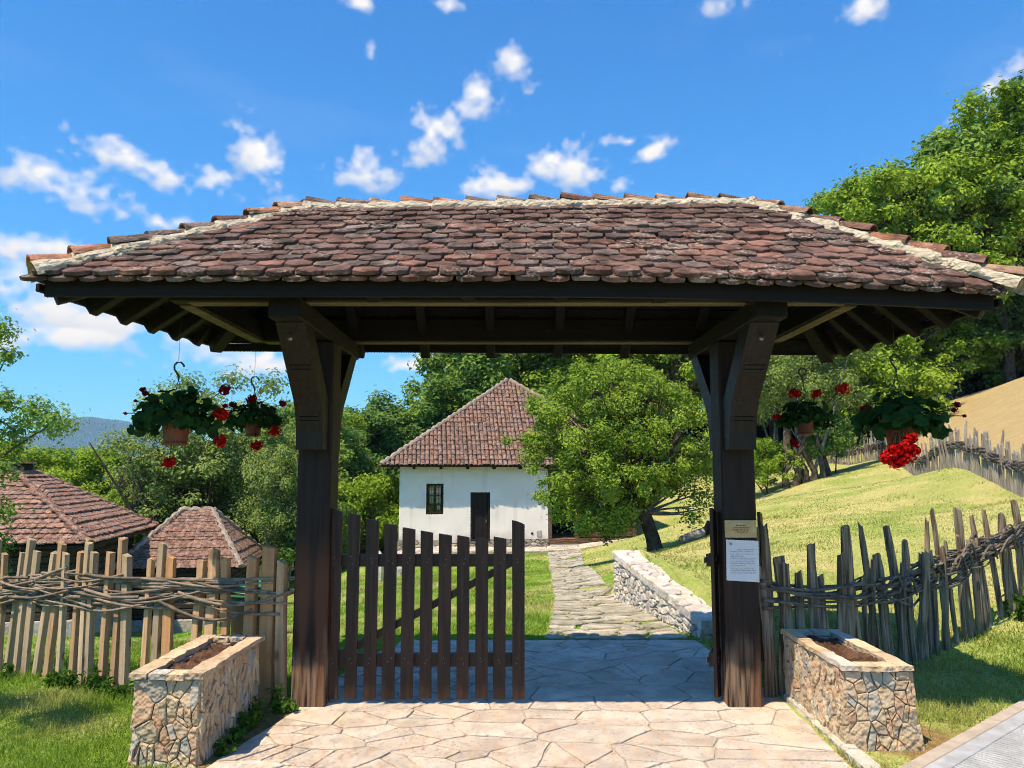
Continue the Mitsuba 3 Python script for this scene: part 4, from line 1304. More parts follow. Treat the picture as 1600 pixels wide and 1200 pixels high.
scene['hip_cap'] = pr(proc(stonecol((.20, .165, .14), (.40, .34, .29), 5)), .9, .1)
tinted('house_tile_a', 'tile', (.17, .11, .09))
tinted('house_tile_b', 'tile', (.22, .13, .10))
tinted('house_tile_c', 'tile', (.21, .15, .13))
canal_roof(H, HM, -.68, W_ + .68, -.56, D_ + .7, ZE + .05, W_ / 2 - .08, W_ / 2 + .08, D_ / 2 - .4, D_ / 2 + .6, 5.55, .165, .30, ['house_tile_a', 'house_tile_b', 'house_tile_c'], 'hip_cap', 71, (0, 1, 3))

# terrace band in front of the house
labels['terrace'] = {'kind': 'structure', 'label': 'low stone terrace band along the front of the white house'}
used['terrace'] = 0
TP = Polygon([tuple(hp(-.3, -1.7, 0)[:2]), tuple(hp(W_ + 3, -1.9, 0)[:2]), tuple(hp(W_ + 3, -.02, 0)[:2]), tuple(hp(-.3, -.02, 0)[:2])])
for xy in cells(TP, scatter(TP, 85, rh, 1, (1.4, 1)), .04, .015, rh, (1.4, 1), .2):
    put('terrace__flagstone', drape(slab(xy, .07 + rh.uniform(0, .02), .02, -.3, rh, .01)), ['path_b', 'flag_c', 'flag_d'][rh.integers(3)])


# ---------------------------------------------------------------- barns with beaver tail roofs
def tile_roof(holder, M, ex0, ex1, ey0, ey1, ze, rx0, rx1, ry0, ry1, za, tw, row, tl, tt, mats, capmat, seed, sides, aspart, name='roof'):
    rr = np.random.default_rng(seed)
    E = [V(ex0, ey0, ze), V(ex1, ey0, ze), V(ex1, ey1, ze), V(ex0, ey1, ze)]
    Rr = [V(rx0, ry0, za), V(rx1, ry0, za), V(rx1, ry1, za), V(rx0, ry1, za)]
    deck = hull([q - V(0, 0, .02) for q in E + Rr] + [q - V(0, 0, .09) for q in E])
    deck.apply_transform(M)
    put(holder + f'__{name}', deck, 'roof_deck_far')
    out = [(-.5, .25), (-.36, .10), (-.15, .02), (.15, .02), (.36, .10), (.5, .25), (.5, 1), (-.5, 1)]
    base = [tilemesh([(x * tw * .985, y * tl if y == 1 else y * tw * .9) for x, y in out], tt, q) for q in range(4)]
    plys = [Shared(b) for b in base]
    bag = [[] for _ in mats]
    num = 0
    for sdx in sides:
        a_, b_, c_, d_ = E[sdx], E[(sdx + 1) % 4], Rr[(sdx + 1) % 4], Rr[sdx]
        A = unit(b_ - a_); Lw = np.linalg.norm(b_ - a_)
        mid = (c_ + d_) / 2 - (a_ + b_) / 2
        S = mid - A * np.dot(mid, A); Ll = np.linalg.norm(S); S = S / Ll
        N = np.cross(A, S)
        ua, ub = np.dot(d_ - a_, A), np.dot(c_ - a_, A)
        for r in range(int((Ll - .05) / row) + 1):
            s = r * row
            lo, hi = ua * s / Ll, Lw + (ub - Lw) * s / Ll
            u = lo + (r % 2) * tw / 2 + tw * .3
            sagv = rr.normal(0, .012)
            while u < hi - tw * .2:
                lift = math.atan2(tt * 1.9, tl) + rr.normal(0, .02)
                Yd = unit(S * math.cos(lift) - N * math.sin(lift) + A * rr.normal(0, .03)); Xd = unit(A + N * rr.normal(0, .035)); Xd = unit(Xd - Yd * np.dot(Xd, Yd))
                Mt = M @ frame(a_ + A * u + S * (s - .04 + rr.normal(0, .012)) + N * (tt * 1.9 + sagv), Xd, Yd, np.cross(Xd, Yd))
                q = rr.integers(4); mi_ = rr.integers(len(mats))
                if num < aspart:
                    put(holder + f'__{name}__tile', plys[q], mats[mi_], False, Mt)
                else:
                    m = base[q].copy(); m.apply_transform(Mt); bag[mi_].append(m)
                num += 1; u += tw
    for mt, b in zip(mats, bag):
        if b:
            put(holder + f'__{name}__tiles', cat(b), mt, kind='stuff')
    capline(holder + f'__{name}__cap', M, [(E[0], Rr[0]), (E[1], Rr[1]), (Rr[0], Rr[2]), (E[2], Rr[2]), (E[3], Rr[3])], capmat, rr, .12)


tinted('barn_tile_a', 'tile', (.25, .15, .115))
tinted('barn_tile_b', 'tile', (.26, .16, .125))
tinted('barn_tile_c', 'tile', (.24, .15, .12))
scene['barn_wall'] = pr(proc(wood((.025, .02, .016), (.09, .075, .06), 0, 20)), .9, .1)
BT = ['barn_tile_a', 'barn_tile_b', 'barn_tile_c']


def barn(o, yaw, W, D, ze, za, zg, ridge, tw, row, tl, tt, aspart, label, seed, over=.45, vent=False):
    K = thing('barn', label, 'barn')
    c_, s_ = math.cos(yaw), math.sin(yaw)
    M = frame(V(o[0], o[1], 0), V(c_, s_, 0), V(-s_, c_, 0), V(0, 0, 1))      # origin = right front corner of the eave, x runs to the right
    tile_roof(K, M, -W, 0, 0, D, ze, -W / 2 - .01, -W / 2 + .01, D / 2 - ridge / 2, D / 2 + ridge / 2, za, tw, row, tl, tt, BT, 'barn_tile_c' if vent else 'mortar', seed, (0, 1, 3), aspart) if vent else \
        tile_roof(K, M, -W, 0, 0, D, ze, -W / 2 - ridge / 2, -W / 2 + ridge / 2, D / 2 - .05, D / 2 + .05, za, tw, row, tl, tt, BT, 'hip_cap', seed, (0, 1, 3), aspart)
    # log walls
    n = 9
    top = ze - .12
    for k in range(n):
        z0, z1 = zg + .35 + (top - zg - .35) * k / n, zg + .35 + (top - zg - .35) * (k + 1) / n - .012
        m = cat([cbox(-W + over, -over, over, over + .16, z0, z1, .03), cbox(-W + over, -over, D - over - .16, D - over, z0, z1, .03), cbox(-over - .16, -over + .002, over + .162, D - over - .162, z0, z1, .03), cbox(-W + over - .002, -W + over + .16, over + .162, D - over - .162, z0, z1, .03)])
        m.apply_transform(M)
        put(K + '__log_course', m, 'barn_wall')
    m = cat([cbox(-W + over - .1, -over + .1, over - .1, D - over + .1, zg - 1.2, zg + .345, .02)]); m.apply_transform(M)
    put(K + '__plinth', m, 'grey_c')
    m = cbox(-W + over + .2, -over - .2, over + .2, D - over - .2, zg + .3, top, .01); m.apply_transform(M)
    put(K + '__dark_interior', m, 'dark_room')
    if vent:
        m = cat([cbox(-W / 2 - .30, -W / 2 + .30, D / 2 - ridge / 2 - .25, D / 2 + ridge / 2 + .1, za + .17, za + .215, .015)]); m.apply_transform(M)
        put(K + '__smoke_hood', m, 'barn_tile_c')
        m = cbox(-W / 2 - .22, -W / 2 + .22, D / 2 - ridge / 2 - .1, D / 2 + ridge / 2, za - .1, za + .168, .01); m.apply_transform(M)
        put(K + '__smoke_opening', m, 'dark_room')


barn((-11.25, 20.8), math.radians(11), 6.4, 6.8, -.38, 1.62, -2.75, 1.0, .235, .215, .40, .040, 300, 'nearer timber barn with an uneven brown tile roof and smoke vent at the left', 81, .55, True)
barn((-8.72, 25.2), math.radians(8), 3.9, 4.4, -1.52, .18, -3.5, 1.0, .15, .13, .3, .02, 0, 'small farther barn with a steep pinkish tile roof and white mortared hips', 82, .35)


# ---------------------------------------------------------------- trees
def leaves(centers, radii, n, size, rr, flat=.8, upness=.85, spread=.55):
    k = rr.choice(len(centers), n, p=radii ** 2 / (radii ** 2).sum())
    d = rr.normal(0, 1, (n, 3)); d /= np.linalg.norm(d, axis=1, keepdims=True)
    r = radii[k] * rr.random(n) ** (spread * .95)
    r = r * np.where(rr.random(n) < .22, rr.uniform(1.0, 1.75, n), 1.0)
    off = d * r[:, None]; off[:, 2] *= flat
    c = centers[k] + off
    nn = d * .95 + rr.normal(0, .45, (n, 3)) + np.array([0, -.12, upness * .75]); nn /= np.linalg.norm(nn, axis=1, keepdims=True)
    a = np.cross(nn, rr.normal(0, 1, (n, 3))); a /= np.linalg.norm(a, axis=1, keepdims=True)
    b = np.cross(nn, a)
    L = size * rr.uniform(.7, 1.3, (n, 1)); W = L * rr.uniform(.42, .62, (n, 1))
    v = np.stack([c - a * L / 2, c + b * W / 2 - a * L * .05 + nn * W * .12, c + a * L / 2 - nn * L * .12, c - b * W / 2 - a * L * .05 + nn * W * .12], 1).reshape(-1, 3)
    i = np.arange(n) * 4
    return trimesh.Trimesh(v, np.vstack([np.stack([i, i + 1, i + 2], 1), np.stack([i, i + 2, i + 3], 1)]), process=False)


def limb(p, q, r0, r1, rr, bend=.12, n=6, sides=5):
    t = np.linspace(0, 1, n)[:, None]
    m = (p + q) / 2 + rr.normal(0, bend, 3) * np.linalg.norm(q - p) + V(0, 0, .08) * np.linalg.norm(q - p)
    c = p * (1 - t) ** 2 + 2 * m * t * (1 - t) + q * t ** 2
    return tube(c, np.linspace(r0, r1, n), sides, False)


def tree(seed, h, crown, base, K, n, size, rc=(.2, .36), flat=.8, trunk=.18, hollow=2.2, stems=1, upness=.9):
    """crown = (radius x, radius y, half height); returns trunk mesh, crown mesh"""
    rr = np.random.default_rng(seed)
    cz = base + crown[2]
    d = rr.normal(0, 1, (K, 3)); d /= np.linalg.norm(d, axis=1, keepdims=True)
    d[:, 2] = np.where(d[:, 2] < -.6, -d[:, 2], d[:, 2])
    r = rr.random(K) ** (1 / hollow)
    lob = .78 + .44 * meshkit.noise(d * 2.1 + seed * 3.7, seed)
    cen = d * (r * lob)[:, None] * np.array(crown) + np.array([0, 0, cz])
    rad = np.array(crown[:2]).mean() * rr.uniform(*rc, K)
    ms = []
    for st in range(stems):
        off = rr.normal(0, .12, 3) * (stems > 1); off[2] = -.3
        top = V(*(rr.normal(0, .12, 2) * crown[0] * (1 if stems == 1 else 2.5)), base + crown[2] * 1.25)
        t = np.linspace(0, 1, 9)[:, None]
        c = off * (1 - t) + top * t + np.c_[np.sin(t * 4 + seed + st) * .08 * h / 8, np.cos(t * 3 + st) * .08 * h / 8, t * 0]
        ms.append(tube(c, np.linspace(trunk, trunk * .18, 9), 7, False))
        for q in range(st, K, stems):
            z = min(cen[q, 2] - .1 * h, top[2]); f = np.clip((z + .3) / (top[2] + .3), .25, .95) * .9
            p0 = c[int(f * 8)]
            ms.append(limb(p0, cen[q], trunk * .34 * (1.1 - f), trunk * .05, rr))
    return cat(ms), leaves(cen, rad, n, size, rr, flat, upness)


MODELS = {}


def model(name, leafkey, bark, *a, **k):
    t, c = tree(*a, **k)
    scene[name + '_trunk_model'] = {'type': 'shapegroup', 'trunk': {**mikit.ply(t, bark, True)}}
    scene[name + '_crown_model'] = {'type': 'shapegroup', 'crown': {**mikit.ply(c, leafkey, False)}}
    MODELS[name] = a[1]


model('oak_a', 'leaf_oak', 'bark', 101, 10, (3.4, 3.4, 4.2), 1.6, 125, 30000, .24, rc=(.12, .27))
model('oak_b', 'leaf_oak', 'bark', 102, 10, (3.0, 3.0, 4.4), 1.2, 125, 30000, .23, rc=(.12, .26))
model('oak_c', 'leaf_dark', 'bark', 103, 10, (3.6, 3.6, 4.0), 2.0, 120, 30000, .25, rc=(.12, .28))
model('acacia_a', 'leaf_acacia', 'bark', 104, 10, (3.4, 3.4, 3.9), 2.2, 150, 28000, .18, rc=(.09, .20), flat=.68, upness=1.0)
model('acacia_b', 'leaf_acacia', 'bark', 105, 10, (3.0, 3.0, 4.2), 1.8, 150, 28000, .18, rc=(.09, .20), flat=.7, upness=1.0)
model('grey_a', 'leaf_grey', 'bark', 106, 10, (3.6, 3.6, 4.0), 2.0, 105, 22000, .17, rc=(.12, .24), trunk=.13, stems=4)
model('grey_b', 'leaf_grey', 'bark_pale', 107, 10, (3.3, 3.3, 4.2), 1.6, 95, 24000, .18, rc=(.13, .26), trunk=.12, stems=3)
model('bush_a', 'leaf_oak', 'bark', 108, 4, (2.2, 2.2, 1.9), .1, 80, 13000, .18, rc=(.13, .28), trunk=.06, stems=3)
model('bush_b', 'leaf_acacia', 'bark', 109, 4, (2.2, 2.2, 1.9), .1, 80, 13000, .17, rc=(.12, .26), trunk=.06, stems=3)
model('bush_c', 'leaf_dark', 'bark', 110, 4, (2.4, 2.2, 1.9), .1, 80, 13000, .19, rc=(.13, .28), trunk=.06, stems=3)


ORD = ['first', 'second', 'third', 'fourth', 'fifth', 'sixth', 'seventh', 'eighth', 'ninth', 'tenth', 'eleventh', 'twelfth', 'thirteenth', 'fourteenth', 'fifteenth', 'sixteenth', 'seventeenth', 'eighteenth']


def ordinal(items, what):
    order = sorted(range(len(items)), key=lambda i: items[i][0] / items[i][1])
    return [f'{what}, {ORD[order.index(i)]} of {len(items)} from the left' for i in range(len(items))]


def plant(name, mod, x, y, h, wide, rot, label, category, group=None, parts=True):
    s = h / MODELS[mod]
    M = T().translate([x, y, float(gz(x, y)) - .05]).rotate([0, 0, 1], rot).scale([s * wide, s * wide, s])
    if parts:
        K = thing(name, label, category, group)
        for p in ('trunk', 'crown'):
            scene[f'{K}__{p}'] = {'type': 'instance', 'to_world': M, 'g': {'type': 'ref', 'id': f'{mod}_{p}_model'}}
        used[K + '__trunk'] = used[K + '__crown'] = 0
        return K


rt = np.random.default_rng(91)
# trees that stand out one by one:  x, y, height, width factor, model, label
TREES = [
    (-21.5, 36, 8.5, 1.1, 'acacia_a', 'feathery yellow green tree beyond the nearer barn, at the left end of the hill gap'),
    (-15.4, 38, 7.6, 1.0, 'acacia_b', 'feathery yellow green tree just right of the hill gap'),
    (-25.5, 33, 10.5, 1.1, 'acacia_b', 'bright feathery tree rising above the nearer barn ridge at the left edge'),
    (-12.6, 31, 9.6, 1.05, 'grey_a', 'grey green many stemmed tree with bare branches between the two barns'),
    (-10.2, 37, 8.6, 1.0, 'oak_a', 'mid green tree behind the small barn'),
    (-8.6, 29.5, 6.4, .8, 'grey_b', 'pale green willowy tree just left of the left gate post'),
    (-12.4, 49, 10.2, 1.1, 'oak_b', 'tall round topped tree right of the left gate post'),
    (-7.6, 50, 9.6, 1.2, 'oak_c', 'tall dark green tree behind the left roof slope of the house'),
    (-9.2, 40, 7.2, .9, 'bush_c', 'dark rounded bush low against the left side of the house'),
    (-2.6, 51, 12.6, 1.1, 'oak_a', 'tallest tree showing under the roof beam left of the house apex'),
    (1.2, 52, 16.5, 1.1, 'oak_b', 'tall green tree behind the house roof apex'),
    (6.0, 49, 15.0, 1.15, 'acacia_a', 'light green tree behind the plum tree crown'),
    (10.2, 47, 14.5, 1.1, 'acacia_b', 'light yellow green tree left of the right gate post'),
    (-6.3, 33.5, 4.0, 1.0, 'bush_b', 'bright yellow green bush beside the left end of the house'),
    (-7.9, 30.5, 3.6, 1.0, 'bush_a', 'mid green bush between the left gate post and the house'),
    (11.9, 31.2, 7.4, 1.0, 'grey_b', 'old silver green tree standing at the bend of the far fence'),
    (18.9, 45, 13.8, .9, 'acacia_b', 'slender light tree with its top just above the right end of the roof'),
    (19.3, 39.5, 6.0, 1.0, 'bush_b', 'bright green bush behind the far fence above the right hanging baskets'),
    (23.5, 44, 15.2, 1.05, 'acacia_a', 'feathery tree on the right slope with thin dark branches against the sky'),
    (29.2, 45, 17.2, 1.1, 'acacia_b', 'tallest feathery tree at the right edge of the picture'),
    (16.4, 46, 13.6, .9, 'acacia_a', 'airy light tree whose crown just clears the roof hip, left end of the right hillside'),
    (21.2, 47, 14.8, 1.0, 'acacia_b', 'light green tree between two feathery trees above the right roof hip'),
    (26.2, 46, 16.2, 1.0, 'oak_a', 'broad green tree just left of the tallest feathery tree'),
    (34.5, 46, 18.0, 1.0, 'oak_c', 'dark tree at the far right edge behind the feathery trees'),
]
for i, (x, y, h, w, mod, lab) in enumerate(TREES):
    plant('bush' if 'bush' in mod else 'tree', mod, x, y, h, w, rt.uniform(0, 360), lab, 'bush' if 'bush' in mod else 'tree')
g0 = gz(11.9, 31.2)
rr = np.random.default_rng(77)
for k in range(6):
    b0 = V(11.0 + k * .36, 31 + rr.normal(0, .15), g0 - .2)
    put('tree_013__old_stem' if 'tree_013' in labels and 'bend' in labels['tree_013']['label'] else [q for q in labels if 'bend of the far' in labels[q].get('label', '')][0] + '__old_stem', tube([b0, b0 + V(rr.normal(0, .08), 0, .6), b0 + V(rr.normal(0, .25), rr.normal(0, .2), 1.6), b0 + V(rr.normal(0, .6), rr.normal(0, .5), 3.0)], [.17, .13, .08, .04], 8), 'bark', True)
# hillside trees on the right and valley trees on the left, alike
LST = [(26.5, 50, 14, 1.1, 'oak_a'), (32, 52, 15, 1.1, 'oak_b'), (24, 54, 12, 1.1, 'oak_c'), (38, 55, 16, 1.1, 'oak_a'), (19, 54, 12, 1.1, 'acacia_a'), (31, 60, 17, 1.1, 'acacia_b'), (40, 48, 15, 1.1, 'acacia_a'), (15.5, 54, 12, 1.1, 'oak_c'), (44, 58, 16, 1.1, 'oak_b'), (24.5, 48.5, 8.5, 1.2, 'acacia_a'), (28.6, 48.5, 9, 1.3, 'oak_a'), (33, 49.5, 9.5, 1.3, 'acacia_b'), (21, 51, 9, 1.2, 'oak_b'), (37, 51, 10, 1.3, 'oak_a'), (17.2, 51, 10, 1.2, 'acacia_b')]
for (x, y, h, w, mod), lb in zip(LST, ordinal(LST, 'tree of the dense right hillside wood')):
    plant('hillside_tree', mod, x, y, h, w, rt.uniform(0, 360), lb, 'tree', 'trees of the right hillside wood')
LST = [(29.5, 49.5, 4.2, 1.2, 'bush_c'), (25.2, 50.5, 4.6, 1.3, 'bush_b'), (33, 48.5, 4.5, 1.3, 'bush_c'), (37, 50, 5, 1.3, 'bush_a'), (21.5, 50.5, 5.5, 1.2, 'bush_a'), (31, 47.5, 2.4, 1.2, 'bush_b'), (27.5, 49, 2.6, 1.2, 'bush_a'), (23.4, 49.6, 2.8, 1.1, 'bush_a'), (10.4, 31.6, 2.4, 1.0, 'bush_b'), (13.2, 31.8, 2.6, 1.0, 'bush_a'), (30.5, 45.8, 5.5, 1.2, 'bush_a'), (26.8, 46.5, 5.0, 1.2, 'bush_b'), (33.5, 45, 6.2, 1.2, 'bush_b'), (22.2, 46.5, 5.0, 1.1, 'bush_c')]
for (x, y, h, w, mod), lb in zip(LST, ordinal(LST, 'bush behind the far fence or on the field edge')):
    plant('hedge_bush', mod, x, y, h, w, rt.uniform(0, 360), lb, 'bush', 'bushes along the upper field edge')
LST = [(13.2, 49, 8.5, 1.0, 'grey_a'), (16.2, 47.5, 8.2, 1.0, 'grey_b'), (17.6, 46, 7, .9, 'oak_a'), (19.4, 49, 8.0, 1.0, 'grey_b'), (14.4, 52, 11, 1.0, 'oak_b')]
for (x, y, h, w, mod), lb in zip(LST, ordinal(LST, 'silvery tree behind the far fence')):
    plant('orchard_tree', mod, x, y, h, w, rt.uniform(0, 360), lb, 'tree', 'silvery trees behind the far fence')
LST = [(-31, 44, 11, 1.1, 'acacia_a'), (-26, 46, 7.5, 1.1, 'oak_a'), (-20.5, 47, 6.6, 1.0, 'acacia_b'), (-15, 46, 8.4, 1.0, 'oak_b'), (-31, 38, 10.5, 1.1, 'oak_b'), (-17.5, 32, 5.6, 1.1, 'acacia_a'), (-23, 29, 7.0, 1.1, 'acacia_b'), (-14.4, 36, 7.6, 1.1, 'oak_c'), (-10.4, 44, 9, 1.0, 'acacia_b'), (-13, 42, 9.0, 1.0, 'oak_a'), (-18.4, 35.5, 7.6, 1.15, 'acacia_b'), (-19.6, 31, 6.6, 1.2, 'acacia_a')]
for (x, y, h, w, mod), lb in zip(LST, ordinal(LST, 'tree of the valley wood behind the barns')):
    plant('valley_tree', mod, x, y, h, w, rt.uniform(0, 360), lb, 'tree', 'trees of the valley wood behind the barns')
# the far wood: one mass
labels['woodland'] = {'kind': 'stuff', 'label': 'far wooded slopes that read as one green mass'}
k = 0
WM = ['oak_a', 'oak_b', 'oak_c', 'acacia_a', 'acacia_b']
for _ in range(150):
    x, y = rt.uniform(-75, 85), rt.uniform(54, 125)
    if x < -12 and y < 58:
        continue
    s = rt.uniform(9, 14) / 10 * (1.25 if -6 < x < 25 else .85 if x < -14 else 1.1)
    lim = .062 if x / y < -.24 else .112 if x / y < -.085 else .33
    s = min(s, (1.6 + lim * y - float(gz(x, y))) / 11.6)
    if s < .35:
        continue
    mod = WM[rt.integers(5)]
    for p in ('trunk', 'crown'):
        k += 1
        scene[f'woodland__{k:03d}'] = {'type': 'instance', 'to_world': T().translate([x, y, float(gz(x, y)) - .3]).rotate([0, 0, 1], rt.uniform(0, 360)).scale([s * 1.2, s * 1.2, s]), 'g': {'type': 'ref', 'id': f'{mod}_{p}_model'}}

# plum tree in front of the house
K = thing('plum_tree', 'broad drooping light green fruit tree leaning in front of the house', 'tree')
rr = np.random.default_rng(121)
n = 250
d = rr.normal(0, 1, (n, 3)); d /= np.linalg.norm(d, axis=1, keepdims=True)
r = rr.random(n) ** (1 / 2.3)
cen = d * r[:, None] * np.array([2.15, 1.9, 2.05]) + np.array([2.30, 17.8, 2.15])
cen = cen[~((cen[:, 0] > 3.0) & (cen[:, 2] < 1.0))]
cen[:, 0] += np.where(cen[:, 2] < 1.2, -.15, .12)
low = np.vstack([rr.uniform((1.35, 17.0, .05), (2.7, 18.0, .75), (14, 3)), [[3.0, 17.3, .95], [2.6, 17.2, .75], [3.3, 17.35, 1.25], [2.9, 17.2, 1.5], [3.6, 17.5, 1.6], [2.3, 17.1, 1.2], [3.2, 17.2, 2.0]]])
cen = np.vstack([cen[cen[:, 2] > -.05], low])
tw = rr.normal(0, 1, (40, 3)); tw /= np.linalg.norm(tw, axis=1, keepdims=True); tw[:, 2] = np.abs(tw[:, 2]) * .9 - .1
tw = tw * np.array([2.45, 2.1, 2.45]) + np.array([2.3, 17.8, 2.1])
tb = V(3.32, 18, gz(3.32, 18) - .1)
fork = V(3.05, 17.95, .62)
ms = [tube(np.array([tb, tb * .6 + fork * .4 + V(.03, 0, 0), fork, V(2.85, 17.9, 1.3), V(2.7, 17.9, 2.2)]), [.20, .165, .15, .08, .04], 8, False)]
for c in np.vstack([cen, tw]):
    ms.append(limb(fork + (V(2.7, 17.9, 2.2) - fork) * rr.uniform(0, .8), c, .030, .007, rr, .10))
put(K + '__trunk', cat(ms), 'bark', True)
lv = cat([leaves(cen, rr.uniform(.12, .38, len(cen)), 66000, .078, rr, .75, .8, .6), leaves(tw, rr.uniform(.10, .26, 40), 5200, .08, rr, 1.2, .8, .8)])
sp = np.array([[4.25, 18, 1.1], [4.5, 17.8, 1.6], [4.1, 17.6, .6], [4.4, 18.2, 2.2], [4.0, 18, 2.9], [3.9, 17.7, 1.4], [4.75, 18, 1.0]])
put(K + '__crown', cat([lv, leaves(sp, np.full(7, .42), 1700, .09, rr)]), 'leaf_plum')
put(K + '__bare_branches', cat([limb(fork, c + rr.normal(0, .15, 3), .035, .005, rr, .12, 7) for c in np.repeat(sp, 3, 0)]), 'bark_pale', True)

# tree overhanging from the left edge
K = thing('tree', 'nearer tree at the left edge with leafy twigs hanging over the barn roof', 'tree')
cen = np.array([-.28, 0, -.1]) + np.array([[-9.0, 13.6, 4.2], [-9.6, 13.5, 4.5], [-8.75, 13.6, 3.75], [-9.5, 13.7, 3.6], [-8.9, 13.6, 3.0], [-9.4, 13.9, 2.9], [-8.35, 13.8, 2.75], [-8.9, 14.2, 2.4], [-9.6, 14, 2.2], [-9.0, 14, 1.7], [-9.35, 13.8, 1.2], [-8.95, 13.9, 1.0], [-9.4, 14, .6], [-9.0, 14, .4], [-9.6, 13.8, .0], [-9.15, 14.1, -.1],
                [-10.4, 14, 3.5], [-10.6, 14, 2.2], [-10.2, 14, 1.0], [-10.8, 14.4, 4.6], [-9.8, 14, 3.9], [-8.7, 13.6, 2.9], [-8.0, 13.9, 2.55]])
rr = np.random.default_rng(131)
tb = V(-10.3, 14.2, gz(-10.3, 14.2) - .1)
ms = [tube(np.array([tb, tb + V(.05, 0, 1.5), V(-10.2, 14.1, 1.6), V(-10, 14, 3.8)]), [.2, .17, .13, .05], 8, False)] + [limb(V(-10.25, 14.1, rr.uniform(.3, 3.2)), c, .045, .008, rr) for c in cen]
put(K + '__trunk', cat(ms), 'bark', True)
put(K + '__crown', leaves(cen, rr.uniform(.20, .42, len(cen)), 8500, .085, rr, .75), 'leaf_oak')


K = thing('shade_tree', 'small tree beyond the left edge of the picture shading the front lawn', 'tree')
rr = np.random.default_rng(133)
cen = np.array([1.0, .25, 0]) + np.array([[-6.1, 3.45, 4.0], [-5.6, 3.1, 4.3], [-6.6, 3.3, 3.7], [-5.9, 2.75, 3.9], [-6.5, 2.8, 4.3], [-7.2, 3.2, 4.1], [-6.9, 2.5, 3.6], [-7.3, 2.7, 4.5]])
put(K + '__trunk', cat([tube([V(-6.2, 3.1, -.2), V(-6.25, 3.1, 1.5), V(-6.0, 3.15, 3.2)], [.09, .07, .04], 7, False)] + [limb(V(-6.05, 3.1, 2.7), c, .03, .006, rr) for c in cen]), 'bark', True)
put(K + '__crown', leaves(cen, np.array([.3, .28, .26, .25, .3, .35, .3, .3]), 2600, .10, rr, .5), 'leaf_oak')

